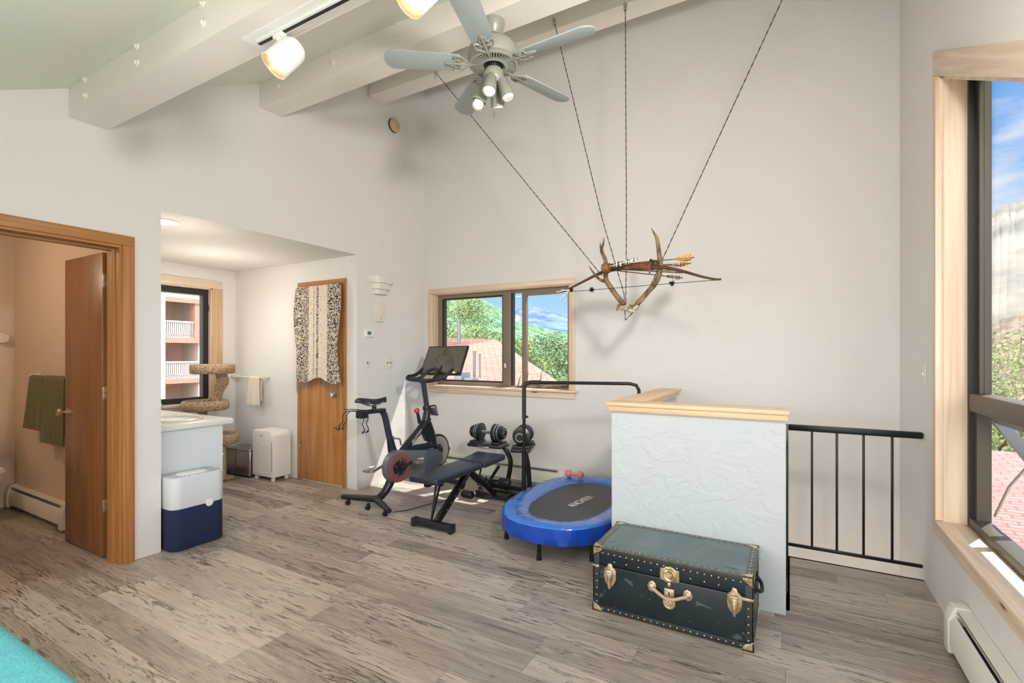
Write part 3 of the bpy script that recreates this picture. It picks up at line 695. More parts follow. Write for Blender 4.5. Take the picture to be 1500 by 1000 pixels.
# ================================================================== BOW / ANTLERS
YA = 3.56
def A(u, v, dy=0): return aty(u, v, YA+dy)
am = thing('antler_mount', tuple(A(918, 448)), 'elk antlers on a skull plate hanging by cables in front of the back wall', 'antlers')
g = G(); g.tube([A(914, 446), A(905, 435), A(897, 424.5), A(887.7, 409, -.02), A(888, 395, -.03), A(886.5, 380, -.02), A(881.2, 366.7), A(884, 356), A(884.6, 348)], [.02, .019, .019, .019, .017, .015, .013, .007, .002], 10, 4)
g.tube([A(881.2, 367), A(879.6, 361), A(879.2, 355)], [.011, .007, .002], 8, 3)
g.tube([A(889, 411), A(882, 411), A(874, 405, -.05), A(867, 396, -.08), A(862.5, 389, -.1)], [.014, .012, .010, .006, .002], 8, 4)
g.tube([A(911, 445), A(906, 447, -.05), A(904, 454, -.08), A(905, 451, -.1)], [.012, .010, .007, .003], 8, 4)
obj('left_antler', g, ANTL, am)
g = G(); g.tube([A(933, 445), A(941, 437), A(948, 428.5), A(959, 416), A(966, 401, -.02), A(967.2, 387, -.03), A(965, 368, -.02), A(962.4, 350), A(958, 341), A(954, 334)], [.02, .019, .019, .020, .019, .018, .016, .013, .007, .002], 10, 4)
g.tube([A(931, 446), A(926, 448, -.05), A(922, 446, -.08)], [.012, .010, .005], 8, 4)
obj('right_antler', g, ANTL, am)
g = G(); g.ball(A(920, 451), (.05, .03, .025)); g.ball(A(910, 450), (.022, .024, .02)); g.ball(A(931, 450), (.024, .026, .022)); g.ball(A(924, 455, -.02), (.03, .02, .015)); obj('skull_plate', g, BONE, am)
bt = thing('recurve_bow', tuple(A(930, 392)), 'dark wooden bow with leather grip resting across the antlers', 'bow')
g = G(); g.tube([A(824, 428, -.05), A(835.5, 421.8, -.05), A(856, 411.5, -.05), A(874.7, 402, -.05), A(889.6, 396.5, -.05), A(915, 392.5, -.05), A(950, 391.5, -.05), A(972, 391.5, -.05), A(998, 396.5, -.05), A(1024, 404, -.05), A(1046, 408.7, -.05), A(1056.7, 408.9, -.05)], [.007, .008, .010, .012, .014, .016, .016, .014, .011, .009, .008, .007], 10, 3); obj('limbs', g, BOWW, bt)
g = G(); g.tube([A(915, 392, -.05), A(935, 391.5, -.05), A(953, 391.5, -.05)], [.020, .022, .019], 12, 3); g.tube([A(950, 388, -.06), A(952, 396, -.06), A(951, 402, -.06)], .007, 8, 3); obj('grip', g, LEATH, bt)
st_ = G(); st_.tube([A(1056, 409.5, -.05), A(984.5, 415, -.05), A(867, 424.5, -.05), A(836, 427, -.05), A(828, 428, -.05)], .0022, 6); obj('bowstring', st_, BLACK, bt)
for (u, v) in ((867, 424.5), (984.5, 415)):
    p = A(u, v, -.05); g = G(); g.ball(p, .014, 10, 8)
    for k in range(46):
        d_ = V((random.gauss(0, 1), random.gauss(0, 1), random.gauss(0, 1))).normalized(); g.cyl(p, p+d_*random.uniform(.02, .027), .0022, .0008, 4)
    obj('string_silencer', g, POM, bt)
g = G(); g.ball(A(837, 424, -.05), (.014, .014, .018)); obj('limb_tip', g, BLACK, bt)
fe = thing('feather_tassel', tuple(A(825, 430)), 'small white feather tassel tied to the left bow tip at the window', 'tassel')
g = G()
for (u0, v0, u1, v1, w) in ((834, 424, 815, 428, .02), (833, 427, 815, 432, .016), (832, 428, 820, 440, .016), (834, 426, 822, 424, .014)):
    p, q = A(u0, v0, -.06), A(u1, v1, -.08); g.bar(p, q, .004, w, .001, up=(0, 1, 0))
obj('feather', g, FEATW, fe)
qv = thing('quiver', tuple(A(905, 388)), 'brown leather quiver lying across the antlers behind the bow', 'quiver')
g = G(); g.tube([A(883, 393, -.10), A(893, 392.5, -.10)], [.034, .036], 20); g.ball(A(884, 393, -.1), (.016, .032, .036)); obj('cap', g, mat_two('tan_leather', (104, 66, 38), (140, 92, 56), 20, .5), qv)
g = G(); g.tube([A(893, 391.5, .02), A(915, 390, .02), A(935, 388, .02), A(955, 386.5, .02), A(970, 387, .02)], [.028, .022, .020, .024, .022], 16, 4); obj('body', g, LEATH, qv)
g = G(); g.ball(A(958, 385, .02), (.034, .02, .022)); g.tube([A(953, 381, .02), A(957, 386, .0), A(955, 394, .02)], .012, 8, 3); obj('strap', g, mat('dark_leather', (52, 34, 26), .6), qv)
# arrows
def arrow(p, q, fmat, label, fl=.085, fw=.016, rot=0):
    p, q = V(p), V(q); dd = (q-p).normalized()
    t = thing('arrow', tuple((p+q)/2), label, 'arrow', group='arrows resting in the antlers')
    g = G(); g.cyl(p, q, .0038, seg=8); g.cyl(q-dd*.012, q, .005, seg=8); obj('shaft', g, SHAFT, t)
    g = G(); up = V((0, 0, 1)); sd = dd.cross(up).normalized(); up = sd.cross(dd)
    for k in range(3):
        a = rot+2*PI*k/3+PI/2; w = up*math.sin(a)+sd*math.cos(a); nrm = dd.cross(w).normalized()
        base = q-dd*(.02+fl); prof = [(0, .003), (.15, .45), (.45, .85), (.8, 1.0), (1.0, .85), (1.0, .003)]
        for s2 in (-1, 1):
            pass
        pts = [base+dd*fl*a_+w*(.003+fw*b_) for a_, b_ in prof]
        f1 = [g.bm.verts.new(x+nrm*.0006) for x in pts]; f2 = [g.bm.verts.new(x-nrm*.0006) for x in pts]
        g.bm.faces.new(f1); g.bm.faces.new(f2[::-1])
        for i in range(len(pts)): g.bm.faces.new((f1[i], f2[i], f2[(i+1) % len(pts)], f1[(i+1) % len(pts)]))
    bmesh.ops.recalc_face_normals(g.bm, faces=g.bm.faces)
    obj('fletching', g, fmat, t)
arrow(A(896, 388, .06), A(1016.6, 377, .06), FEATY, 'top arrow with wide yellow fletching pointing to the right', .11, .026)
arrow(A(896, 391, .07), A(1012, 385.7, .07), FEATY, 'second arrow with yellow fletching just below the top one', .10, .018, .6)
arrow(A(900, 390, .05), A(1003, 388, .05), FEATS, 'third arrow with short barred feathers between yellow and white ones', .07, .012, .3)
arrow(A(898, 393, .06), A(1001, 397, .06), FEATS, 'fourth arrow with black and white barred fletching', .10, .016)
arrow(A(897, 394, .08), A(1000, 399.5, .08), SHAFT, 'plain looking arrow just above the lowest one', .05, .006)
arrow(A(900, 396, .06), A(1000, 407, .06), FEATS, 'lowest arrow with barred fletching angled downward to the right', .10, .015, .4)
ff = thing('turkey_feather', tuple(A(918, 385)), 'large barred black and white feather above the left end of the bow', 'feather')
g = G(); p, q = A(893, 390, -.12), A(937, 378, -.12)
g.tube([p, (p+q)/2, q], .002, 6); obj('quill', g, FEATW, ff)
g = G(); n = 16; dd = (q-p); up = V((0, 0, 1))
for i in range(n):
    a0, a1 = .12+.88*i/n, .12+.88*(i+1)/n
    w = .018*math.sin(PI*min(1, .25+.75*a0))**.6
    g.quad(p+dd*a0-up*w, p+dd*a1-up*w, p+dd*a1+up*w, p+dd*a0+up*w)
obj('vane', g, FEATS, ff)
# hanging cables
def cable(top, via, label, hook=True):
    t = thing('hanging_cable', tuple(top), label, 'cable', group='cables holding the antlers')
    P = [V(top)]+[V(x) for x in via]; g = G()
    for a, b in zip(P, P[1:]):
        n = max(2, int((b-a).length/.05)); s = (b-a).orthogonal().normalized(); s2 = (b-a).normalized().cross(s)
        for ph in (0, PI):
            pts = [a+(b-a)*k/(n*2)+(s*math.cos(k*1.6+ph)+s2*math.sin(k*1.6+ph))*.0022 for k in range(2*n+1)]
            g.tube(pts, .0022, 5)
    obj('rope', g, CABLE, t)
    tp = V(top)
    g = G(); g.cyl(tp+V((0, .034, .006)), tp+V((0, -.004, .006)), .006, seg=8); g.tube([tp+V((.012*math.cos(a), -.004, .012*math.sin(a)-.004)) for a in [2*PI*k/12 for k in range(12)]], .003, 6, closed=True)
    g.tube([tp+V((.010*math.cos(a), 0, .024*math.sin(a)-.030)) for a in [2*PI*k/14 for k in range(14)]], .0035, 6, closed=True)
    obj('carabiner', g, SILVER, t)
yh = 3.585-.02
cable(aty(638, 106, yh), [A(882, 404, -.02)], 'leftmost cable slanting from the far beam to the left antler')
cable(aty(811, 28, yh), [A(882, 320), A(914, 430), A(916, 468)], 'second cable from the left running to the skull plate')
cable(aty(916, 6, yh), [A(917.6, 320), A(916.7, 449)], 'vertical cable hanging straight down to the skull plate')
cable(aty(1152, -14, yh), [A(968, 385, .01), A(950, 425), A(935, 449), A(916, 469)], 'rightmost cable slanting from the beam to the right antler')

# ================================================================== TRUNK
tx0, tx1, ty0, ty1, tz1 = -.901, -.145, 2.455, 2.874, .335
tk = thing('steamer_trunk', (-.523, 2.66, 0), 'worn dark green steamer trunk with brass latches in front of the half wall', 'trunk')
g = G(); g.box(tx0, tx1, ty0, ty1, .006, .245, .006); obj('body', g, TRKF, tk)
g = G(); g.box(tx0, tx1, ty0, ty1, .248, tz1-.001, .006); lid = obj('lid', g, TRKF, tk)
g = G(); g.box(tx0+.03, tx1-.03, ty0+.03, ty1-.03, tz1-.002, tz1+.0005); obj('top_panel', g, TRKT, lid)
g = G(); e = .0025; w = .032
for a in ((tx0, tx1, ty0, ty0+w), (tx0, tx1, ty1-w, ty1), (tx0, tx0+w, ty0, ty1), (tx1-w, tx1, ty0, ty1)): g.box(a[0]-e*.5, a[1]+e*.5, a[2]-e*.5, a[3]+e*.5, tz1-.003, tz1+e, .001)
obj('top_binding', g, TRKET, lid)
g = G()
for z0, z1 in ((.006, .034), (tz1-.034, tz1-.002)):
    g.box(tx0-e, tx1+e, ty0-e, ty0+.003, z0, z1, .001); g.box(tx0-e, tx0+.003, ty0-e, ty1+e, z0, z1, .001); g.box(tx1-.003, tx1+e, ty0-e, ty1+e, z0, z1, .001)
for x in (tx0, tx1): 
    s = 1 if x == tx0 else -1
    g.box(x-e*s, x+s*.032, ty0-e, ty0+.003, .03, tz1-.03, .001); g.box(x-e*s, x+.003*s, ty0-e, ty0+.03, .03, tz1-.03, .001); g.box(x-e*s, x+.003*s, ty1-.03, ty1, .03, tz1-.03, .001)
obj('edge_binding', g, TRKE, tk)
g = G(); rv = .0033
n = 22
for i in range(n):
    x = tx0+.05+(tx1-tx0-.10)*i/(n-1)
    for z in (.020, .031+.0, tz1-.026): 
        if z == .031: continue
        g.ball((x, ty0-e, z), (rv, rv*.6, rv), 8, 6)
    g.ball((x, ty0+.018, tz1+e), (rv, rv, rv*.6), 8, 6); g.ball((x, ty1-.018, tz1+e), (rv, rv, rv*.6), 8, 6)
    if i % 2 == 0 and 0 < i < n-1: g.ball((x, ty0-.001, tz1-.062), (rv, rv*.6, rv), 8, 6)
for i in range(9):
    y = ty0+.05+(ty1-ty0-.10)*i/8
    for x in (tx0+.018, tx1-.018): g.ball((x, y, tz1+e), (rv, rv, rv*.6), 8, 6)
    for z in (.02, tz1-.02): g.ball((tx1+e, y, z), (rv*.6, rv, rv), 8, 6)
for i in range(6):
    z = .05+.036*i
    for x in (tx0+.018, tx1-.018): g.ball((x, ty0-e, z), (rv, rv*.6, rv), 8, 6)
    g.ball((tx1+e, ty0+.018, z), (rv*.6, rv, rv), 8, 6)
ro = obj('rivet_row', g, RIVET, tk); ro['kind'] = 'stuff'
def corner(x, y, z, sx, sy, sz):
    g = G(); L = .042; q = .005
    for a in range(1):
        poly = [(0, 0), (L*1.25, 0), (L*1.1, L*.45), (L*.75, L*.75), (L*.45, L*.85), (0, L*1.1)]
        g.prism([(x+sx*(p-q), z+sz*(r-q)) for p, r in poly], 'Y', y-sy*q, y+sy*.002, .0008)
        g.prism([(x+sx*(p-q), y+sy*(r-q)) for p, r in poly], 'Z', z-sz*q, z+sz*.002, .0008)
        g.prism([(y+sy*(p-q), z+sz*(r-q)) for p, r in poly], 'X', x-sx*q, x+sx*.002, .0008)
    for dx, dz in ((.028, .012), (.012, .028)):
        g.ball((x+sx*dx, y-sy*q, z+sz*dz), .0045, 8, 6)
    obj('corner_guard', g, BRASS, tk)
for x, sx in ((tx0, 1), (tx1, -1)):
    for y, sy in ((ty0, 1), (ty1, -1)):
        corner(x, y, tz1, sx, sy, -1); corner(x, y, .006, sx, sy, 1)
def latch(cx, cz_, nm='latch'):
    y = ty0-.001; g = G()
    pl = [(0, .062), (.010, .058), (.014, .044), (.024, .036), (.031, .028), (.032, -.004), (.026, -.034), (.012, -.054), (0, -.060)]
    poly = pl+[(-a, b) for a, b in pl[::-1][1:-1]]
    g.prism([(cx+a, cz_+b) for a, b in poly], 'Y', y-.006, y, .0012)
    g.box(cx-.013, cx+.013, y-.020, y-.004, cz_-.028, cz_+.022, .004); g.cyl((cx-.015, y-.014, cz_+.022), (cx+.015, y-.014, cz_+.022), .007, seg=12)
    g.tube([(cx, y-.018, cz_+.01), (cx, y-.022, cz_-.03), (cx, y-.012, cz_-.062)], [.010, .010, .007], 10, 3)
    for a, b in ((-.018, .02), (.018, .02), (0, .046), (-.018, -.015), (.018, -.015)): g.ball((cx+a, y-.006, cz_+b), .0035, 8, 6)
    obj(nm, g, BRASS, tk)
def tp(u, v): return aty(u, v, ty0)
p1, p2 = tp(894, 842), tp(1076, 880); latch(p1.x, p1.z); latch(p2.x, p2.z)
# centre lock
p = tp(981, 842); y = ty0-.001; g = G()
g.prism([(p.x+a, p.z+b) for a, b in ((-.045, .028), (-.028, .030), (-.015, .040), (.015, .040), (.028, .030), (.045, .028), (.046, -.026), (.030, -.028), (.018, -.034), (-.018, -.034), (-.030, -.028), (-.046, -.026))], 'Y', y-.005, y, .001)
g.lathe([(0, .016), (.012, .015), (.016, .010), (.024, .012), (.030, .008), (.032, 0), (0, 0)], (p.x, y-.003, p.z), (0, -1, 0)); g.ball((p.x, y-.01, p.z-.042), (.010, .008, .012))
for a in (-.038, .038):
    for b in (-.02, .022): g.ball((p.x+a, y-.005, p.z+b), .004, 8, 6)
obj('hasp_plate', g, BRASS, tk)
p = tp(981, 872); g = G()
g.box(p.x-.024, p.x+.024, y-.016, y, p.z-.014, p.z+.038, .004); g.lathe([(0, .016), (.010, .018), (.016, .014), (.024, .016), (.030, .010), (.031, 0), (0, 0)], (p.x, y-.006, p.z-.03), (0, -1, 0))
lk = obj('lock', g, BRASS, tk)
g = G(); g.box(p.x-.003, p.x+.003, y-.0175, y-.015, p.z+.004, p.z+.024, .001); obj('keyhole', g, BLK2, lk)
# front handle with end plates
pa, pb = tp(955, 858), tp(1008, 872)
for q, s in ((pa, 1), (pb, -1)):
    g = G()
    g.prism([(q.x+s*a, q.z+b) for a, b in ((-.022, 0), (-.012, .022), (.004, .028), (.018, .018), (.022, 0), (.016, -.018), (.002, -.026), (-.012, -.020))], 'Y', y-.005, y, .001)
    g.ball((q.x, y-.007, q.z), (.013, .006, .013)); 
    for a, b in ((-.014, 0), (0, .02), (0, -.018)): g.ball((q.x+s*a, y-.006, q.z+b), .0035, 8, 6)
    obj('handle_plate', g, BRASS, tk)
g = G(); g.tube([(pa.x, y-.012, pa.z), ((pa.x+pb.x)/2-.02, y-.026, p.z-.004), ((pa.x+pb.x)/2+.02, y-.026, p.z-.004), (pb.x, y-.012, pb.z)], .0085, 10, 5); obj('front_handle', g, mat('worn_handle', (176, 150, 120), .5), tk)
g = G(); yy = (ty0+ty1)/2
g.tube([(tx1+.003, yy-.07, .235), (tx1+.022, yy-.05, .215), (tx1+.028, yy, .205), (tx1+.022, yy+.05, .215), (tx1+.003, yy+.07, .235)], .009, 8, 4)
for dy in (-.07, .07): g.box(tx1, tx1+.008, yy+dy-.018, yy+dy+.018, .215, .26, .002)
obj('side_handle', g, BLK2, tk)
g = G()
for z in (.232, .262): pass
p = tp(1098, 868); g.box(tx1-.045, tx1+.004, ty0-.005, ty0, .228, .240, .001); g.box(tx0-.004, tx0+.03, ty0-.005, ty0, .232, .242, .001)
obj('hinge_strip', g, BRASS, tk)

# ================================================================== TRAMPOLINE
tc = V((-1.415, 3.48, 0)); TA, TB, TH = .445, .708, .25
def sup(a, b, t, n=2.5):
    c_, s2 = math.cos(t), math.sin(t); return V((math.copysign(abs(c_)**(2/n), c_)*a, math.copysign(abs(s2)**(2/n), s2)*b, 0))
tr = thing('fitness_trampoline', (tc.x, tc.y, 0), 'oval fitness trampoline with blue padding and black mat behind the half wall', 'trampoline')
N = 240
def ringpad():
    g = G(); prof = [(1.0, .0), (1.0, .022), (.975, .034), (.90, .036), (.78, .024), (.72, .008), (.715, .0)]
    l = []
    for i in range(N):
        t = 2*PI*i/N; wr = 1; env = .35+.65*max(0, math.sin(2*t+.6))**2; fo = env*(math.sin(t*27+1)*.5+math.sin(t*43+2)*.35+math.sin(t*71)*.3)
        row = []
        for j, (k, z) in enumerate(prof):
            ia = TA-(1-k)*.62; ib = TB-(1-k)*.72
            row.append(g.bm.verts.new(tc+sup(ia, ib, t)+V((0, 0, TH-.022+z*wr+(.0065*fo*(1.2 if j in (2, 3) else .8)*math.cos(j*.7+2*math.sin(t*9)) if 1 <= j < 6 else 0)))))
        l.append(row)
    for i in range(N):
        a, b = l[i], l[(i+1) % N]
        for j in range(len(prof)-1): g.bm.faces.new((a[j], b[j], b[j+1], a[j+1]))
    bmesh.ops.recalc_face_normals(g.bm, faces=g.bm.faces); return g
obj('safety_pad', ringpad(), TRAMPB, tr, angle=60)
g = G(); rows = []
for i in range(N*2):
    t = PI*i/N
    rows.append([g.bm.verts.new(tc+sup(TA+o*1.0, TB+o, t)+V((0, 0, z))) for o, z in ((.002, TH), (.006+.003*math.sin(t*27), TH-.05), (.004+.005*math.sin(t*19), TH-.102), (-.003, TH-.105))])
for i in range(N*2):
    a, b = rows[i], rows[(i+1) % (N*2)]
    for j in range(3): g.bm.faces.new((a[j], b[j], b[j+1], a[j+1]))
bmesh.ops.recalc_face_normals(g.bm, faces=g.bm.faces); obj('skirt', g, TRAMPS, tr, angle=60)
g = G(); g.prism([tuple((tc+sup(.315, .55, 2*PI*i/N))[:2]) for i in range(N)], 'Z', TH-.018, TH-.012); obj('jump_mat', g, TRAMPM, tr)
g = G(); g.tube([tc+sup(TA-.02, TB-.02, 2*PI*i/N)+V((0, 0, TH-.045)) for i in range(N)], .014, 8, closed=True); obj('frame', g, BLACK, tr)
for (x, y) in ((-1.80, 3.08), (-1.43, 2.87), (-1.12, 3.02), (-1.80, 3.84), (-1.42, 4.10), (-1.06, 3.86)):
    g = G(); g.cyl((x, y, .012), (x, y, TH-.05), .013, seg=12); g.cyl((x, y, 0), (x, y, .035), .018, .016, seg=12); obj('leg', g, BLACK, tr)
g = G(); pa, pb = V((-1.885, 3.51, 1.118)), V((-1.015, 3.77, 1.118)); dv = (pb-pa).normalized()
g.tube([pa+V((0, 0, -.93)), pa+V((0, 0, -.10)), pa+V((0, 0, -.045)), pa+dv*.015+V((0, 0, -.012)), pa+dv*.06, pb-dv*.07, pb-dv*.02+V((0, 0, -.012)), pb+V((0, 0, -.05)), pb+V((0, 0, -.10)), pb+V((0, 0, -.93))], .0135, 12); obj('handlebar', g, BLACK, tr)
g = G(); g.tube([pa+V((0, 0, -.30)), pa+V((0, 0, -.10)), pa+V((0, 0, -.045)), pa+dv*.015+V((0, 0, -.012)), pa+dv*.05, pa+dv*.13], .0175, 12); g.cyl(pa+V((0, 0, -.28)), pa+V((.035, 0, -.28)), .010, seg=10); obj('foam_grip', g, BLK2, tr)
g = G(); g.cyl(pa+V((0, 0, -.93)), pa+V((0, 0, -.55)), .019); g.cyl((pa.x, pa.y, 0), (pa.x, pa.y, .2), .019); g.cyl((pb.x, pb.y, 0.0), (pb.x, pb.y, .55), .017); obj('post_sleeve', g, BLACK, tr)
def text(body, size, M, m, parent, name='lettering', ext=.0004):
    cu = bpy.data.curves.new('txt', 'FONT'); cu.body = body; cu.size = size; cu.align_x = 'CENTER'; cu.align_y = 'CENTER'; cu.extrude = ext
    o = bpy.data.objects.new('txt', cu); COL.objects.link(o); bpy.context.view_layer.update()
    me = bpy.data.meshes.new_from_object(o.evaluated_get(bpy.context.evaluated_depsgraph_get())); bpy.data.objects.remove(o)
    me.transform(MATW[parent.name].inverted() @ M); me.materials.clear(); me.materials.append(m); me.name = name
    q = bpy.data.objects.new(name, me); link(q, parent); MATW[q.name] = MATW[parent.name]; return q
p1, p2 = atz(838, 739, TH), atz(864, 727, TH); d_ = (p2-p1); ang = math.atan2(d_.y, d_.x)
text('ANCHEER', .07, Matrix.Translation((p1+p2)/2+V((0, 0, -.006))) @ Matrix.Rotation(ang, 4, 'Z') @ Matrix.Diagonal((1, 1.3, 1, 1)), INKW, tr)
# pink dumbbell lying on the rim
p = atz(842, 700, TH+.012)
t = thing('pink_dumbbell', (p.x, p.y, TH+.012), 'small pink dumbbell on the far edge of the trampoline', 'dumbbell')
for i, s in enumerate((-1, 1)):
    g = G(); g.ball((p.x+s*.055, p.y, TH+.046), (.028, .034, .034), 12, 10); obj('head', g, PINKD, t)
g = G(); g.cyl((p.x-.05, p.y, TH+.046), (p.x+.05, p.y, TH+.046), .014, seg=12); obj('handle', g, PINKD, t)

# ================================================================== WEIGHT BENCH
bx = -2.37
wb = thing('weight_bench', (bx, 3.38, 0), 'folding weight bench with dark blue padded seat beside the trampoline', 'bench')
def pad(y0, y1, z0, z1, w0, w1, th=.05):
    def fn(poly): return poly
    n = 12; rings = []; g = G(); b = bmesh.new()
    pts = []
    for k in range(n+1):
        t = k/n; w = w0+(w1-w0)*t; pts.append((t, w))
    L = [b.verts.new((bx-w/2, y0+(y1-y0)*t, z0+(z1-z0)*t)) for t, w in pts]; Rr = [b.verts.new((bx+w/2, y0+(y1-y0)*t, z0+(z1-z0)*t)) for t, w in pts]
    L2 = [b.verts.new(v.co-V((0, 0, th))) for v in L]; R2 = [b.verts.new(v.co-V((0, 0, th))) for v in Rr]
    b.faces.new(L[::-1]+Rr); b.faces.new(L2+R2[::-1])
    b.faces.new((L[0], Rr[0], R2[0], L2[0])); b.faces.new((L[-1], L2[-1], R2[-1], Rr[-1]))
    for k in range(n): b.faces.new((L[k], L2[k], L2[k+1], L[k+1])); b.faces.new((Rr[k], Rr[k+1], R2[k+1], R2[k]))
    bmesh.ops.recalc_face_normals(b, faces=b.faces)
    ed = [e for e in b.edges if len(e.link_faces) == 2 and e.calc_face_angle(0) > .6]
    bmesh.ops.bevel(b, geom=ed, offset=.014, segments=3, affect='EDGES', profile=.5)
    g._merge(b); return g
obj('back_pad', pad(2.82, 3.44, .432, .432, .27, .255), PADM, wb)
obj('seat_pad', pad(3.465, 3.78, .432, .45, .27, .31), PADM, wb)
text('FITNESS', .03, Matrix.Translation((bx-.02, 2.93, .4335)) @ Matrix.Rotation(R(90), 4, 'Z') @ Matrix.Identity(4), INKW, wb) if False else None
g = G(); g.bar((bx, 2.86, .366), (bx, 3.46, .366), .04, .03); g.bar((bx, 3.5, .37), (bx, 3.8, .385), .04, .03); g.box(bx-.11, bx-.08, 2.9, 2.93, .36, .385); g.box(bx+.08, bx+.11, 2.9, 2.93, .36, .385); obj('pad_support', g, BLACK, wb)
g = G(); g.bar((bx+.0, 3.42, .36), (bx+.0, 2.985, .05), .045, .045, .003, up=(1, 0, 0)); lg = obj('main_rail', g, BLACK, wb)
g = G()
for k in range(5):
    t_ = .25+.13*k; pp = V((bx+.024, 3.42, .36)).lerp(V((bx+.024, 2.985, .05)), t_); g.cyl(pp-V((.002, 0, 0)), pp+V((.002, 0, 0)), .007, seg=10)
obj('adjustment_hole', g, GREYP, lg)
g = G()
for dx in (-.055, -.10): g.bar((bx+dx, 3.12, .355), (bx-.05, 2.985, .06), .014, .014)
obj('strut', g, BLACK, wb)
g = G(); g.bar((bx-.005, 3.42, .36), (bx+.0, 3.83, .05), .05, .04, .003, up=(1, 0, 0)); obj('rear_rail', g, BLACK, wb)
g = G(); g.cyl((bx, 3.62, .37), (bx, 3.56, .2), .009, seg=10); obj('strut', g, BLACK, wb)
for y_, x0_, x1_ in ((2.965, -2.585, -2.195), (3.855, -2.575, -2.22)):
    g = G(); g.box(x0_, x1_, y_-.03, y_+.03, .014, .062, .005); ft_ = obj('foot_bar', g, BLK2, wb)
    g = G()
    for x_ in (x0_, x1_-.03): g.box(x_, x_+.03, y_-.031, y_+.031, 0, .066, .004)
    obj('end_cap', g, BLK2, ft_)
g = G(); g.cyl((bx-.17, 3.80, .19), (bx+.19, 3.80, .19), .010, seg=10); g.cyl((bx-.17, 3.62, .085), (bx+.02, 3.62, .085), .009, seg=10); g.bar((bx+.0, 3.72, .13), (bx+.0, 3.80, .19), .02, .02); obj('roller_bar', g, BLACK, wb)
for x_, y_, z_ in ((bx+.13, 3.80, .19), (bx-.13, 3.80, .19), (bx-.15, 3.62, .085)):
    g = G(); g.lathe([(0, -.055), (.03, -.055), (.036, -.045), (.036, .045), (.03, .055), (0, .055)], (x_, y_, z_), (1, 0, 0), 18); obj('foam_roller', g, BLK2, wb)

# ================================================================== DUMBBELLS + STAND
ds = thing('dumbbell_stand', (-2.42, 4.12, 0), 'black dumbbell stand on long floor rails by the back wall', 'stand')
g = G()
for y_ in (4.02, 4.2): g.box(-2.66, -2.02, y_-.018, y_+.018, 0, .045, .004)
g.box(-2.64, -2.60, 4.0, 4.24, .0, .05, .004); g.box(-2.08, -2.04, 4.0, 4.24, 0, .05, .004)
obj('base_rail', g, BLK2, ds)
g = G(); P = [aty(741, 700, 4.08)+V((0, 0, -.0)), aty(748, 680, 4.08), aty(744, 664, 4.08), aty(735, 652, 4.08), aty(722, 645, 4.08)]
P[0].z = .04; g.tube(P, .024, 10, 5); obj('curved_post', g, BLACK, ds)
g = G(); p = aty(776, 700, 4.12); g.tube([(p.x, 4.12, .03), (p.x-.02, 4.12, .3), (p.x-.06, 4.10, .46)], .024, 10, 5); obj('curved_post', g, BLACK, ds)
g = G(); g.bar((-2.60, 4.06, .05), (-2.48, 4.1, .25), .03, .03); obj('brace', g, BLACK, ds)
def tray(c, ang, w, d):
    M = Matrix.Translation(c) @ Matrix.Rotation(ang, 4, 'Z'); g = G()
    g.box(-w/2, w/2, -d/2, d/2, -.045, -.01, .012, M=M); g.box(-w/2+.02, -w/2+.12, -d/2+.01, d/2-.01, -.015, .015, .01, M=M); g.box(w/2-.12, w/2-.02, -d/2+.01, d/2-.01, -.015, .015, .01, M=M)
    obj('tray', g, BLK2, ds)
    g = G(); g.box(-.06, .06, -d/2-.006, -d/2+.004, -.05, -.03, .003, M=M); obj('tray_label', g, SILVER, ds)
ZD = .575
c1 = V((-2.575, 4.05, ZD-.09)); tray(c1, R(3), .38, .18)
c2 = V((-2.21, 4.10, ZD-.09)); tray(c2, R(108), .38, .18)
def dumbbell(c, ang, label):
    t = thing('adjustable_dumbbell', tuple(c), label, 'dumbbell', rotz=ang, group='dumbbells on the stand')
    g = G(); g.lathe([(0, -.07), (.014, -.07), (.017, -.03), (.018, 0), (.017, .03), (.014, .07), (0, .07)], (0, 0, 0), (1, 0, 0), 16); obj('handle', g, GREYP, t, local=True)
    for s in (-1, 1):
        for k in range(7):
            x = s*(.074+.0135*k); r_ = .088-.004*k+(.003 if k % 2 else 0)
            g = G(); g.lathe([(0, -.0055), (r_-.004, -.0055), (r_, -.003), (r_, .003), (r_-.004, .0055), (0, .0055)], (x, 0, 0), (1, 0, 0), 30); obj('weight_plate', g, SILVER if k in (2, 4) else BLK2, t, local=True)
        g = G(); g.lathe([(0, .0), (.05, 0), (.054, .01), (.050, .022), (.030, .026), (.028, .018), (.016, .018), (.012, .024), (0, .024)], (s*.162, 0, 0), (s, 0, 0), 24)
        for k in range(12):
            a = 2*PI*k/12; g.box(-.006, .006, -.006, .006, -.006, .006, .001, M=Matrix.Translation((s*.176, .050*math.cos(a), .050*math.sin(a))) @ Matrix.Rotation(a, 4, 'X'))
        obj('selector_dial', g, BLK2, t, local=True)
        g = G(); g.lathe([(.033, 0), (.040, 0), (.040, .002), (.033, .002)], (s*.186, 0, 0), (s, 0, 0), 24); obj('dial_ring', g, SILVER, t, local=True)
dumbbell((-2.575, 4.05, ZD+.005), R(3), 'adjustable dumbbell lying sideways on the left tray of the stand')
dumbbell((-2.21, 4.10, ZD+.005), R(108), 'adjustable dumbbell seen end on in the right tray of the stand')

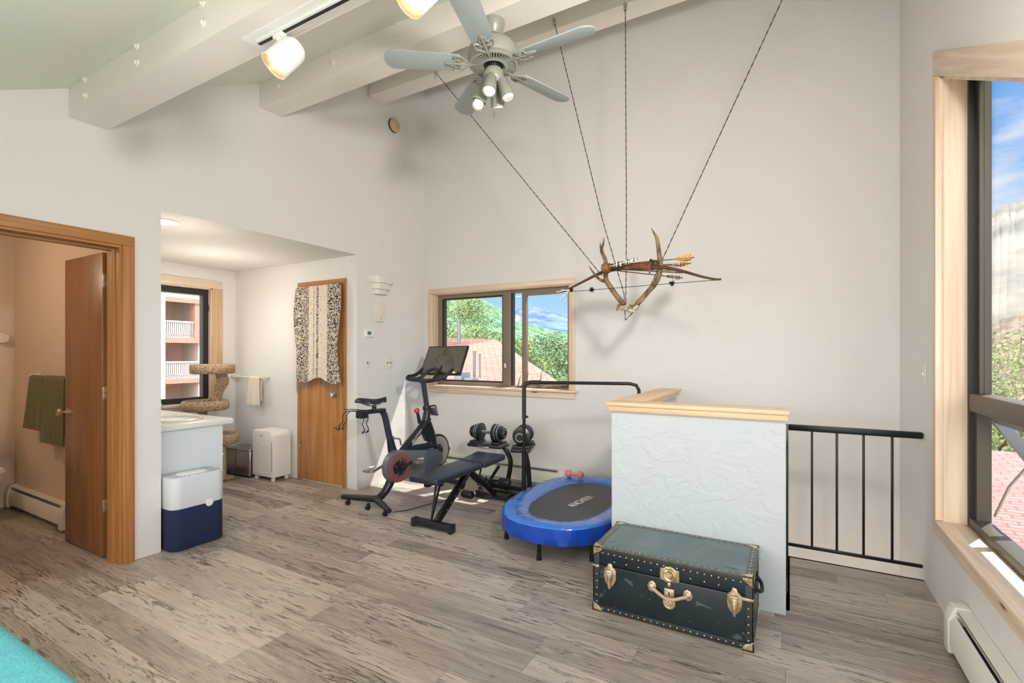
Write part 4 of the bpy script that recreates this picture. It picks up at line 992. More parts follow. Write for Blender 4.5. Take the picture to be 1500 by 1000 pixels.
# ================================================================== EXERCISE BIKE
bk = thing('exercise_bike', (-3.17, 3.05, 0), 'black stationary exercise bike with a screen beside the left wall', 'exercise bike', rotz=R(-5))
def bl(*pts): return [V(p) for p in pts]
K = dict(local=True)
g = G(); g.tube(bl((0, .105, .07), (0, .17, .10), (0, .245, .18), (0, .29, .30), (0, .285, .42), (0, .262, .52), (0, .245, .60)), [.032, .034, .04, .048, .046, .036, .030], 14, 4); obj('rear_frame', g, BIKE, bk, **K)
g = G(); g.tube(bl((0, .25, .56), (0, .213, .70), (0, .185, .80), (0, .15, .845)), .029, 12, 3); obj('seat_post', g, mat('post_paint', (56, 58, 72), .35, .3), bk, **K)
g = G(); g.tube(bl((.0, .25, .60), (.05, .27, .585), (.07, .30, .575), (.075, .31, .52)), [.012, .010, .009, .008], 8, 4); obj('clamp_lever', g, GREYP, bk, **K)
g = G(); g.box(-.03, .03, -.06, .18, .83, .865, .008); g.box(-.04, .04, -.10, -.02, .80, .87, .01); g.cyl((0, .07, .86), (0, .07, .90), .02); obj('seat_slider', g, BLK2, bk, **K)
# saddle
g = G(); b = bmesh.new(); n = 18; rows = []
for i in range(n+1):
    t_ = i/n; y_ = -.075+.275*t_; w = .085*(1-t_)**.55*(1 if t_ > .02 else .8)+.018; w = .082*(math.cos(min(1, t_*1.6)*PI/2))**.8+.020 if t_ > .05 else .078
    z_ = .957+.009*math.cos(t_*PI*1.6)+.006
    if t_ == 1: w *= .5
    row = []
    for k in range(13):
        a = -PI/2+PI*k/12; row.append(b.verts.new((w*math.sin(a), y_, z_-.045+.045*max(0, math.cos(a))**.5)))
    rows.append(row)
for i in range(n):
    for k in range(12): b.faces.new((rows[i][k], rows[i][k+1], rows[i+1][k+1], rows[i+1][k]))
b.faces.new(rows[0]); b.faces.new(rows[-1][::-1]); bmesh.ops.recalc_face_normals(b, faces=b.faces)
bmesh.ops.solidify(b, geom=b.faces[:], thickness=.012); g._merge(b); sd = obj('saddle', g, BLK2, bk, angle=70, **K)
g = G()
for s in (-1, 1): g.tube(bl((s*.02, .16, .925), (s*.022, .06, .895), (s*.03, -.04, .92)), .004, 6, 4)
obj('saddle_rail', g, SILVER, sd, **K)
# weight holder wires behind the saddle
g = G()
for s in (-1, 1):
    for dy in (0, .04):
        g.tube(bl((s*.03, -.03, .85), (s*.09, -.10-dy, .86), (s*.14, -.11-dy, .82), (s*.13, -.12-dy, .77), (s*.17, -.13-dy, .73), (s*.15, -.14-dy, .70), (s*.20, -.15-dy, .72)), .004, 6, 4)
g.tube(bl((-.15, -.13, .87), (0, -.11, .88), (.15, -.13, .87)), .004, 6, 3)
obj('weight_holder', g, BLACK, bk, **K)
# rear stabiliser
g = G(); g.tube(bl((-.34, -.01, .062), (-.20, .035, .066), (-.02, .075, .075), (0, .08, .078), (.02, .075, .075), (.16, .03, .062), (.31, -.03, .055)), [.022, .027, .03, .032, .03, .027, .020], 12, 4); obj('rear_foot', g, BLK2, bk, **K)
for x_, y_ in ((-.26, -.01), (.25, -.025), (0, -.0)):
    g = G(); g.cyl((x_-.012, y_, .022), (x_+.012, y_, .022), .022, seg=16); g.box(x_-.008, x_+.008, y_-.01, y_+.02, .02, .06, .003); obj('caster', g, BLK2, bk, **K)
g = G(); g.tube(bl((-.26, .97, .05), (0, .98, .055), (.26, .97, .05)), .026, 12, 4); obj('front_foot', g, BLK2, bk, **K)
for x_ in (-.24, .24):
    g = G(); g.cyl((x_-.012, .97, .022), (x_+.012, .97, .022), .022, seg=16); g.box(x_-.01, x_+.01, .95, .99, .02, .04, .003); obj('caster', g, BLK2, bk, **K)
# belt guard
g = G(); pts = []
for k in range(13): a = PI/2+PI*k/12; pts.append((.275+.145*math.cos(a), .335+.145*math.sin(a)))
pts += [(.60, .235), (.80, .25), (.84, .30), (.83, .37), (.77, .41), (.55, .435)]
g.prism(pts, 'X', .02, .085, .008); obj('belt_guard', g, GREYP, bk, **K)
g = G(); g.prism([(.62, .225), (.80, .24), (.86, .30), (.84, .38), (.74, .415), (.62, .42)], 'X', .015, .092, .01); obj('guard_cap', g, mat('slate_plastic', (76, 86, 104), .35, .1), bk, **K)
g = G(); g.lathe([(.085, 0), (.088, .010), (.128, .010), (.130, 0), (.128, -.006), (.085, -.006)], (.095, .275, .327), (1, 0, 0), 40)
for k in range(5):
    a = 2*PI*k/5+.3; g.bar((.098, .275+.04*math.cos(a), .327+.04*math.sin(a)), (.098, .275+.10*math.cos(a), .327+.10*math.sin(a)), .022, .008)
obj('crank_ring', g, PINKR, bk, **K)
g = G(); g.lathe([(0, .018), (.03, .018), (.062, .012), (.064, 0), (0, 0)], (.093, .275, .327), (1, 0, 0), 30); obj('crank_hub', g, BLK2, bk, **K)
for s, e_ in ((1, (.118, .415, .36)), (-1, (-.10, .14, .29))):
    st = V((.112 if s > 0 else -.03, .275, .327)); en = V(e_); g = G(); g.tube([st, V((en.x, st.y+(en.y-st.y)*.1, st.z)), en], [.014, .015, .011], 10); cr = obj('crank_arm', g, BLK2 if s > 0 else SILVER, bk, **K)
    g = G(); g.cyl(en, en+V((s*.03, 0, 0)), .008, seg=10); g.box(en.x+s*.03, en.x+s*.10, en.y-.04, en.y+.04, en.z-.012, en.z+.012, .006); g.tube([en+V((s*.035, .03, .02)), en+V((s*.065, .075, .025)), en+V((s*.095, .03, .02))], .005, 6, 3); obj('pedal', g, SILVER, cr, **K)
# main tubes
g = G(); g.tube(bl((0, .36, .40), (0, .44, .48), (0, .60, .60), (0, .70, .68), (0, .725, .72)), [.040, .036, .036, .044, .040], 14, 4); dt = obj('down_tube', g, BIKE, bk, **K)
g = G(); g.tube(bl((0, .72, .66), (0, .77, .56), (0, .82, .42), (0, .88, .22), (0, .95, .07)), [.046, .044, .034, .03, .028], 14, 4); obj('fork', g, BIKE, bk, **K)
g = G(); g.tube(bl((0, .30, .42), (0, .50, .445), (0, .80, .44)), [.03, .034, .03], 12, 3); obj('lower_tube', g, BIKE, bk, **K)
g = G(); g.prism([(.64, .60), (.74, .64), (.80, .50), (.70, .49)], 'X', -.026, .026, .008); obj('gusset', g, BIKE, bk, **K)
g = G(); g.cyl((0, .70, .68), (0, .722, .80), .042, .034); g.lathe([(0, 0), (.038, 0), (.040, .02), (.036, .04), (0, .04)], (0, .714, .80), (0, -.05, 1)); obj('head_tube', g, BIKE, bk, **K)
g = G(); g.cyl((0, .715, .83), (0, .668, 1.075), .026); obj('handlebar_post', g, mat('post_paint_b', (58, 60, 74), .35, .3), bk, **K)
g = G(); g.tube(bl((.03, .73, .835), (.07, .76, .84), (.075, .765, .80), (.075, .765, .77)), .008, 8, 3); obj('clamp_lever', g, BLK2, bk, **K)
p_ = V((.0, .585, .795)); g = G(); g.lathe([(0, .03), (.018, .028), (.028, .012), (.026, 0), (.014, -.012), (0, -.012)], p_, (0, -.5, 1)); obj('resistance_knob', g, RED, bk, **K)
g = G(); g.cyl(p_+V((0, .004, -.01)), (0, .62, .68), .014, .02); obj('knob_stem', g, BLK2, bk, **K)
g = G(); g.box(-.002, .09, .93, .945, .71, .79, .002, M=Matrix.Translation((.02, -.06, 0)) @ Matrix.Rotation(R(10), 4, 'X') @ Matrix.Translation((0, 0, -.12))); obj('bottle_tray', g, SILVER, bk, **K)
# flywheel
fc = V((0, .86, .37)); g = G(); g.lathe([(.05, -.012), (.165, -.016), (.172, -.010), (.172, .010), (.165, .016), (.05, .012)], fc, (1, 0, 0), 44); fw = obj('flywheel', g, mat('flywheel_metal', (60, 62, 64), .3, .8), bk, **K)
g = G(); g.lathe([(.07, .017), (.135, .019), (.15, .016), (.15, -.016), (.135, -.019), (.07, -.017)], fc, (1, 0, 0), 44); obj('flywheel_face', g, SILVER, fw, **K)
g = G(); g.lathe([(0, .05), (.04, .045), (.06, .02), (.06, -.02), (.04, -.045), (0, -.05)], fc, (1, 0, 0), 24); obj('flywheel_hub', g, BLK2, fw, **K)
# handlebar
g = G()
g.tube(bl((-.20, .66, 1.125), (-.19, .64, 1.105), (-.13, .66, 1.092), (-.04, .69, 1.088), (.06, .70, 1.09), (.13, .72, 1.10), (.19, .78, 1.135), (.215, .86, 1.20)), [.017, .019, .019, .019, .019, .019, .018, .016], 12, 4)
g.tube(bl((-.20, .66, 1.125), (-.215, .75, 1.13), (-.215, .83, 1.16), (-.21, .87, 1.20)), [.017, .018, .018, .016], 12, 4)
g.tube(bl((-.17, .70, 1.10), (-.11, .74, 1.11), (-.06, .80, 1.175), (0, .82, 1.195), (.06, .80, 1.175), (.10, .75, 1.11), (.16, .74, 1.11)), .016, 12, 4)
g.box(-.05, .05, .65, .76, 1.065, 1.09, .008)
obj('handlebar', g, BLK2, bk, **K)
# screen
tl, trr, bb, br_ = V((-.262, 1.02, 1.43)), V((.262, 1.05, 1.435)), V((-.262, .87, 1.135)), V((.262, .90, 1.14))
xa = (trr-tl).normalized(); za = (tl-bb).normalized(); ya_ = za.cross(xa).normalized(); za = xa.cross(ya_)
M = Matrix((xa, ya_, za)).transposed().to_4x4(); M.translation = (tl+br_)/2; W2, H2 = (trr-tl).length/2, (tl-bb).length/2
if ya_.y < 0: pass
g = G(); g.box(-W2, W2, 0, .022, -H2, H2, .006, M=M); sc_ = obj('screen', g, BLK2, bk, **K)
g = G(); g.box(-W2+.014, W2-.014, -.0015, .004, -H2+.02, H2-.014, .001, M=M); obj('display_glass', g, SCRN, sc_, **K)
g = G(); g.cyl(M @ V((0, .02, -.05)), (0, .80, 1.08), .018); g.box(-.05, .05, .02, .035, -.09, .0, .004, M=M); obj('screen_mount', g, BLK2, bk, **K)
# lettering on down tube (local coordinates -> world)
dirv = V((0, .68-.48, .66-.48)).normalized()
Ml = Matrix((dirv, V((0, -dirv.z, dirv.y)), V((1, 0, 0)))).transposed().to_4x4(); Ml.translation = V((.0385, .545, .565))
tt = text('PELOTON', .036, MATW[bk.name] @ Ml, INKW, bk)
# power cord
cp = [atz(575, 750, .006), atz(600, 746, .006), atz(625, 739, .006), atz(650, 733, .006), atz(664, 722, .006), V((-2.86, 4.0, .006)), V((-3.12, 4.25, .006)), V((-3.28, 4.37, .05)), V((-3.36, 4.39, .18)), V((-3.40, 4.43, .27)), V((-3.37, YB-.03, .272))]
t = thing('power_cord', tuple(cp[0]), 'thin black power cord running over the floor to the wall outlet', 'cord')
g = G(); g.tube(cp, .0035, 6, 6); obj('cord', g, BLK2, t)
g = G(); g.box(-3.385, -3.355, YB-.04, YB-.009, .262, .288, .004); obj('plug', g, BLK2, t)

# ================================================================== ALCOVE
va = thing('vanity_cabinet', (-4.45, 2.0, 0), 'white vanity cabinet with pale panel behind the blue and white air purifier', 'cabinet')
g = G(); g.box(-5.2, -3.86, 1.713, 2.20, .10, .80); g.box(-5.18, -3.88, 1.713, 2.14, 0, .10); obj('body', g, CABW, va)
for i in range(3):
    g = G(); g.box(-5.19+.44*i, -4.77+.44*i, 2.202, 2.22, .13, .62, .003); dd_ = obj('door', g, CABW, va)
    g = G(); g.ball((-4.80+.44*i, 2.235, .55), .013); obj('knob', g, CHROME, dd_)
    g = G(); g.box(-5.19+.44*i, -4.77+.44*i, 2.202, 2.22, .64, .785, .003); obj('drawer', g, CABW, va)
ct = thing('vanity_countertop', (-4.45, 1.98, .80), 'white vanity countertop with an oval sink', 'countertop')
g = G(); g.box(-5.25, -3.83, 1.713, 2.27, .80, .842, .006); g.box(-5.25, -3.83, 1.713, 1.73, .842, .93, .003); obj('slab', g, COUNTER, ct)
g = G(); n = 32
g.tube([(-4.12+.21*math.cos(2*PI*k/n), 1.985+.165*math.sin(2*PI*k/n), .846) for k in range(n)], .012, 8, closed=True); g.lathe([(.0, .80), (.10, .803), (.16, .825), (.19, .8465)], (-4.12, 1.985, 0)); obj('sink', g, mat('cream_sink', (222, 210, 196), .2), ct)
g = G(); g.lathe([(0, .842), (.025, .842), (.018, .86), (.014, .90), (0, .90)], (-4.12, 1.79, 0)); g.tube([(-4.12, 1.79, .89), (-4.12, 1.80, .96), (-4.12, 1.86, .985), (-4.12, 1.90, .95)], .010, 10, 5); obj('faucet', g, CHROME, ct)
t = thing('charging_cord', (-3.845, 1.74, .85), 'thin white cord hanging over the vanity edge', 'cord')
g = G(); g.tube([(-3.93, 1.76, .848), (-3.86, 1.752, .85), (-3.824, 1.745, .84), (-3.822, 1.75, .74), (-3.832, 1.735, .60), (-3.84, 1.73, .50)], .0025, 6, 5); obj('wire', g, WHITEP, t)
# blue and white air purifier
ap = thing('tower_air_purifier', (-3.73, 1.905, 0), 'air purifier with pale upper shell and navy fabric lower half', 'air purifier')
def rrect(x0, x1, y0, y1, r, n=6):
    P = []
    for cx_, cy_, a0 in ((x1-r, y1-r, 0), (x0+r, y1-r, 90), (x0+r, y0+r, 180), (x1-r, y0+r, 270)):
        for k in range(n+1): a = R(a0+90*k/n); P.append((cx_+r*math.cos(a), cy_+r*math.sin(a)))
    return P
X0, X1, Y0, Y1 = -3.845, -3.615, 1.725, 2.085
PX = (X0, X1, Y0, Y1)
g = G(); g.prism(rrect(*PX, .06), 'Z', .004, .285, .003); obj('fabric_sleeve', g, NAVY, ap, angle=50)
g = G(); g.prism(rrect(*PX, .06), 'Z', .286, .50, .003); sh = obj('upper_shell', g, LBLUE, ap, angle=50)
g = G()
for k in range(4):
    i_ = .012+.016*k
    for j in range(34):
        a = 2*PI*j/34; q = sup((X1-X0)/2-i_, (Y1-Y0)/2-i_, a, 3.5); c_ = V(((X0+X1)/2, (Y0+Y1)/2, .4995)); g.cyl(c_+q, c_+q+V((0, 0, .0012)), .0042, seg=8)
vh = obj('vent_holes', g, GREYP, sh); vh['kind'] = 'stuff'
g = G(); g.prism(rrect(X0+.07, X1-.07, Y0+.09, Y1-.09, .03), 'Z', .499, .506, .002); obj('top_panel', g, WHITEP, sh)
p = atx(307, 734, X1); g = G(); g.lathe([(0, .006), (.024, .005), (.027, 0), (0, 0)], (X1-.001, p.y, .287), (1, 0, 0), 28); obj('power_button', g, WHITEP, sh)
# white purifier
wp = thing('floor_air_purifier', (-4.9, 3.3, 0), 'tall white box air purifier with angled louvres beside the closet door', 'air purifier')
a0, a1, b0, b1 = -5.06, -4.70, 3.20, 3.415
g = G(); g.prism([(a0, .045), (a1, .045), (a1, .49), (a1-.05, .535), (a0+.03, .535), (a0, .50)], 'Y', b0, b1, .012); obj('body', g, WHITEP, wp)
g = G()
for k in range(15):
    z = .085+.025*k
    g.bar((a0+.03, b0-.001, z+.012), ((a0+a1)/2, b0-.001, z), .004, .006); g.bar(((a0+a1)/2, b0-.001, z), (a1-.03, b0-.001, z+.012), .004, .006)
obj('louvre_panel', g, WHITEP, wp)
g = G(); g.box(a1-.022, a1-.014, b0-.003, b0, .12, .42, .001); g.box(a0+.15, a0+.18, b0-.003, b0, .475, .483); obj('panel_slot', g, GREYP, wp)
for x_ in (a0+.04, a1-.04):
    for y_ in (b0+.03, b1-.03):
        g = G(); g.cyl((x_-.01, y_, .02), (x_+.01, y_, .02), .02, seg=12); g.box(x_-.012, x_+.012, y_-.012, y_+.012, .02, .05, .002); obj('caster', g, WHITEP, wp)
# trash cans
for i, (x0_, x1_, lab) in enumerate(((-5.56, -5.34, 'left stainless pedal bin standing under the cat tree'), (-5.345, -5.10, 'right stainless pedal bin beside the white air purifier'))):
    t = thing('pedal_bin', ((x0_+x1_)/2, 3.29, 0), lab, 'trash can', group='pedal bins by the cat tree')
    g = G(); g.prism(rrect(x0_, x1_, 3.19, 3.40, .03), 'Z', .02, .285, .002); obj('bin_body', g, STAIN, t, angle=50)
    g = G(); g.prism(rrect(x0_-.002, x1_+.002, 3.188, 3.402, .03), 'Z', .287, .30, .004); g.prism(rrect(x0_+.03, x1_-.03, 3.22, 3.37, .02), 'Z', .298, .306, .002); obj('bin_lid', g, STAIN, t, angle=50)
    g = G(); g.prism(rrect(x0_-.001, x1_+.001, 3.189, 3.401, .03), 'Z', 0, .02); obj('base_ring', g, BLK2, t)
    g = G(); g.box(x0_+.03, x0_+.085, 3.155, 3.19, .012, .026, .004); obj('pedal', g, BLK2, t)
# cat tree
ctt = thing('cat_tree', (-5.42, 2.95, 0), 'tan carpeted cat tree with three round perches by the alcove window', 'cat tree')
def perch(c, r, h, hole=True):
    g = G()
    prof = [(0, -h*.3), (r*.9, -h*.35), (r, -h*.25), (r*1.02, h*.1), (r, h*.5), (r*.93, h*.62), (r*.84, h*.5), (r*.80, 0), (0, -.01)] if hole else [(0, -h*.5), (r*.95, -h*.5), (r, -h*.4), (r, h*.4), (r*.96, h*.5), (0, h*.5)]
    g.lathe(prof, c, (0, 0, 1), 40); obj('perch', g, CARPET, ctt, angle=60)
perch((-5.32, 2.93, 1.19), .21, .10, False)
perch((-5.31, 2.85, .80), .215, .105)
perch((-5.27, 2.96, .44), .20, .11)
g = G(); g.tube([(-5.30, 2.95, .80), (-5.30, 2.96, .90), (-5.27, 2.98, 1.0), (-5.24, 2.99, 1.06), (-5.25, 2.97, 1.15)], [.04, .045, .055, .06, .05], 14, 4); obj('upper_post', g, CARPET, ctt)
g = G(); g.cyl((-5.42, 2.88, .02), (-5.42, 2.88, .78), .045, seg=20); obj('main_post', g, CARPET, ctt)
g = G(); g.cyl((-5.28, 3.0, .02), (-5.28, 3.0, .41), .045, seg=20); obj('short_post', g, mat_two('sisal_wrap', (160, 140, 110), (200, 182, 150), 40, .9, .4, .6, .5, (1, 1, 6)), ctt)
g = G(); g.box(-5.62, -5.22, 2.72, 3.10, .0, .035, .012); obj('base', g, CARPET, ctt)
# towel bar + white towel
tb = thing('towel_bar', (-5.46, 3.41, 1.085), 'cream wooden towel bar on the alcove wall right of the cat tree', 'towel bar')
g = G(); g.cyl((-5.80+.03, 3.385, 1.085), (-5.13, 3.385, 1.078), .009, seg=12); obj('rod', g, OFFW, tb)
for x_ in (-5.70, -5.14):
    g = G(); g.cyl((x_, 3.444, 1.083), (x_, 3.375, 1.083), .016, seg=12); g.cyl((x_, 3.444, 1.083), (x_, 3.436, 1.083), .028, seg=16); obj('bracket', g, OFFW, tb)
def towel(name, x0, x1, y, zt, zf, zbk, m, label, folds=3, amp=.008, th=.010, flare=.0, seed=0):
    g = G(); rnd = random.Random(seed)
    ph = rnd.random()*6
    def fn(u, v):
        # v 0..1 : front bottom -> over bar -> back bottom
        Lf, Lb = zt-zf, zt-zbk; s = v*(Lf+Lb+.04)
        if s < Lf: z = zf+s; yy = y-.014-th*.5; k = 1-s/Lf
        elif s < Lf+.04: a = (s-Lf)/.04*PI; z = zt+.014*math.sin(a); yy = y-.014*math.cos(a); k = 0
        else: z = zt-(s-Lf-.04); yy = y+.014+th*.3; k = (zt-z)/Lb*.3
        x = x0+(x1-x0)*u+flare*k*(u-.5)*2
        return V((x, yy-amp*k*abs(math.sin(u*PI*folds+ph))-.004*k, z))
    g.grid(fn, 24, 40, th)
    o = obj(name, g, m, angle=80, origin=((x0+x1)/2, y, zt)); tag(o, label, 'towel', 'bath towels on the rail' if name == 'bath_towel' else None); return o
towel('hand_towel', -5.38, -5.20, 3.385, 1.083, .775, .82, TOWELW, 'white hand towel draped over the cream towel bar', 2, .012, .010, .03)
# patterned blanket over the closet door
g = G()
def fn(u, v):
    z = 2.055-.98*v-.03*math.sin(u*9)*v; x = dx0+.045+(.665)*u
    edge = (1-min(1, u/.12))*.06*math.sin(PI*min(1, v*1.3+.1))+0
    x += -edge*.9+(.02*math.sin(v*7) if u > .8 else 0)
    return V((x, 3.40-.012*abs(math.sin(u*PI*5+.4))-(.02 if u > .75 else 0)*abs(math.sin(u*22+v*3))-.01*v, z))
g.grid(fn, 60, 40, .004)
bl_ = thing('patterned_blanket', (-4.26, 3.40, 2.05), 'black and cream patterned blanket hung over the closet door', 'blanket')
obj('cloth', g, SCARF, bl_, angle=80)
g = G()
for k in range(46):
    u = (k+.5)/46; p = fn(u, 1); g.tube([p, p+V((random.uniform(-.006, .006), -.004, -.03)), p+V((random.uniform(-.012, .012), -.002, -.055-random.random()*.03-(.06 if u > .85 or u < .1 else 0)))], .002, 4)
o = obj('fringe', g, mat('fringe_yarn', (120, 108, 96), .9), bl_); o['kind'] = 'stuff'
g = G(); g.box(dx0+.06, dx1-.06, 3.40, 3.434, 2.045, 2.06, .003); obj('top_fold', g, SCARF, bl_)

# ================================================================== BATHROOM
tb = thing('towel_rail', (-5.05, 1.55, 1.17), 'white towel rail on the bathroom wall behind the door', 'towel bar')
g = G(); g.cyl((-5.42, 1.53, 1.17), (-4.62, 1.53, 1.17), .009, seg=12); obj('rod', g, WHITEP, tb)
for x_ in (-5.42, -4.64):
    g = G(); g.cyl((x_, 1.584, 1.17), (x_, 1.525, 1.17), .014, seg=12); g.cyl((x_, 1.584, 1.17), (x_, 1.577, 1.17), .026, seg=16); obj('bracket', g, WHITEP, tb)
towel('bath_towel', -5.38, -5.12, 1.53, 1.168, .745, .80, TOWELG, 'left olive green bath towel on the bathroom rail', 3, .022, .014, .05, 3)
towel('bath_towel', -5.10, -4.70, 1.53, 1.168, .665, .72, TOWELG, 'right larger olive green bath towel on the bathroom rail next to the door', 4, .026, .016, .02, 9)
to = thing('toilet', (-5.68, 1.25, 0), 'white toilet seen at the left picture edge in the bathroom', 'toilet')
g = G(); g.lathe([(0, 0), (.12, 0), (.13, .03), (.10, .12), (.12, .24), (.18, .34), (.20, .38), (.17, .385), (0, .36)], (-5.60, 1.22, 0)); obj('bowl', g, WHITEP, to)
g = G(); g.lathe([(0, .385), (.20, .385), (.205, .40), (.19, .42), (0, .43)], (-5.60, 1.22, 0)); obj('lid', g, WHITEP, to)
g = G(); g.box(-5.98, -5.78, 1.0, 1.44, .36, .72, .02); obj('tank', g, WHITEP, to)
p = atx(3, 495, -5.96)
t = thing('towel_hook', tuple(p), 'round white hook on the bathroom side wall', 'hook')
g = G(); g.lathe([(0, 0), (.05, 0), (.05, .012), (.03, .02), (.02, .04), (.045, .05), (.04, .062), (0, .066)], (-6.0, p.y, p.z), (1, 0, 0)); obj('knob', g, OFFW, t)

# ================================================================== BED
bd = thing('bed', (-2.25, -.45, 0), 'bed corner under a teal blanket in the near left foreground', 'bed')
g = G(); g.box(-3.18, -1.3, -1.32, .42, .0, .25, .02); obj('bed_base', g, mat('grey_upholstery', (120, 116, 110), .9), bd)
g = G(); g.box(-3.20, -1.27, -1.34, .46, .25, .53, .06, 4); obj('mattress', g, mat('white_ticking', (220, 218, 214), .9), bd)
g = G(); g.box(-3.24, -1.22, -1.38, .515, .17, .55, .05, 6)
for v in g.bm.verts:
    v.co.z += .010*math.sin(v.co.x*7)*math.cos(v.co.y*6); v.co.y += .018*math.sin(v.co.x*9+.5); v.co.x += .012*math.sin(v.co.y*8)
obj('teal_blanket', g, TEAL, bd, angle=80)

# ================================================================== OUTSIDE
# antler shed on the window sill
t = thing('deer_antler', (-2.25, YB+.04, .99), 'small antler lying on the sill of the back window', 'antler')
def B_(u, v): return aty(u, v, YB+.05)
g = G(); g.tube([B_(758, 569), B_(790, 567), B_(812, 566), B_(830, 566)], [.008, .012, .013, .010], 8, 4)
g.tube([B_(758, 567), B_(761, 556), B_(763, 548)], [.007, .005, .002], 6, 3); g.tube([B_(762, 567), B_(770, 557), B_(774, 546)], [.008, .006, .003], 6, 3); g.tube([B_(788, 567), B_(792, 556), B_(793, 543)], [.008, .007, .002], 6, 3)
obj('beam', g, ANTL, t)
g = G(); g.box(-400, 300, 5.0, 450, -6.2, -6); g.box(-60, -6.6, -40, 5, -6.2, -6); g.box(1.2, 300, -40, 5, -6.2, -6); struct('ground', g, GROUND)
# neighbouring house
nh = thing('neighbouring_house', tuple(V((-6, 12, -6))), 'neighbouring house with a pinkish shingle roof outside the back window', 'house')
rA, rB = aty(560, 491, 17), aty(726, 497, 17); rC = aty(856, 584, 9.5); rD = rC+(rA-rB)*1.3
g = G(); Wd = (rB-rA).length
g.quad(rD, rC, rB, rA, [(0, 0), ((rC-rD).length, 0), ((rC-rD).length*.8, 7.5), (0, 7.5)]); 
f = g.bm.faces[:]; bmesh.ops.solidify(g.bm, geom=f, thickness=.15); obj('roof', g, SHIN, nh)
g = G(); g.box(rD.x+.5, rC.x-.3, 10, 17, -6, min(rD.z, rC.z)-.2); obj('house_wall', g, STUCCO, nh)
def roofpt(u, v):
    n = (rC-rD).cross(rA-rD); D = ray(u, v); o = V((0, 0, ZC)); t = (rD-o).dot(n)/D.dot(n); return o+D*t
for (u, v, up, w, nm) in ((672, 503, 34, .075, 'vent_pipe'), (695, 556, 42, .036, 'vent_pipe'), (703, 552, 34, .024, 'vent_pipe')):
    p = roofpt(u, v); dep = SN*-p.x+CS*p.y; h_ = up/F*dep
    g = G(); g.cyl(p-V((0, 0, .2)), p+V((0, 0, h_)), w, seg=14); g.cyl(p+V((0, 0, h_*.93)), p+V((0, 0, h_)), w*1.35, seg=14); obj(nm, g, GALV, nh)
p = roofpt(672, 560); g = G(); g.box(p.x+.0, p.x+.22, p.y-.2, p.y+.2, p.z-.1, p.z+.26, .02); g.box(p.x+.24, p.x+.5, p.y-.15, p.y+.15, p.z-.1, p.z+.12, .02); obj('roof_unit', g, GALV, nh)
# trees
def tree(x, y, z0, h, r, label, m, seed, n=2600, ls=.16):
    rnd = random.Random(seed); t = thing('leafy_tree', (x, y, z0), label, 'tree', group='trees outside the windows')
    g = G(); g.cyl((x, y, z0), (x, y, z0+h*.6), .16, .07, 8)
    for k in range(6):
        a = rnd.random()*6.28; g.cyl((x, y, z0+h*(.3+.06*k)), (x+r*.6*math.cos(a), y+r*.6*math.sin(a), z0+h*(.5+.07*k)), .05, .015, 6)
    obj('trunk', g, BARK, t)
    g = G(); cl = []
    for k in range(26):
        a = rnd.random()*6.28; zz = rnd.uniform(.28, 1); rr = r*math.sqrt(max(.05, 1-((zz-.55)/.5)**2))*rnd.uniform(.2, .85)
        cl.append((V((x+rr*math.cos(a), y+rr*math.sin(a), z0+h*zz-.3)), r*rnd.uniform(.25, .45)))
    vs = []; fs = []
    for i in range(n):
        c_, cr = cl[rnd.randrange(len(cl))]
        d_ = V((rnd.gauss(0, 1), rnd.gauss(0, 1), rnd.gauss(0, 1))).normalized(); p = c_+d_*cr*rnd.uniform(.6, 1.05)
        nrm = (d_+V((rnd.gauss(0, .5), rnd.gauss(0, .5), rnd.gauss(0, .5)+.3))).normalized(); a = nrm.orthogonal().normalized(); b_ = nrm.cross(a); s = ls*rnd.uniform(.6, 1.3)
        k = len(vs); vs += [p-a*s*.5, p+b_*s*.3, p+a*s*.5, p-b_*s*.3]; fs.append((k, k+1, k+2, k+3))
    me = bpy.data.meshes.new('foliage'); inv = MATW[t.name].inverted(); me.from_pydata([tuple(inv @ v) for v in vs], [], fs); me.materials.append(m)
    o = bpy.data.objects.new('foliage', me); link(o, t); MATW[o.name] = MATW[t.name]
def tree_at(u, vtop, y, r, *a, **k):
    p = aty(u, vtop, y); tree(p.x, y, -6, p.z+6, r, *a, **k)
tree_at(668, 434, 20, 2.3, 'tall pale green tree at the left side of the back window view', LEAFM, 1, 5000)
tree_at(700, 436, 26, 2.4, 'broad green tree behind the roof ridge, left of the window mullion', LEAFM, 2, 5000)
tree_at(640, 440, 32, 2.3, 'green tree partly hidden behind the left window frame', LEAFM, 3, 3500)
tree_at(728, 484, 37, 1.6, 'low yellow green tree just left of the window mullion', LEAFM, 4, 3000)
tree_at(760, 486, 21, 1.7, 'yellow green tree directly right of the window mullion', LEAFM, 5, 3500)
tree_at(787, 494, 26, 1.7, 'bluish green tree in the middle of the sliding window pane', LEAF2, 6, 3500)
tree_at(812, 490, 31, 1.9, 'bluish green tree near the right edge of the back window', LEAF2, 8, 4000)
tree_at(838, 498, 20, 1.8, 'dark green tree cut by the right frame of the back window', LEAF2, 9, 3500)
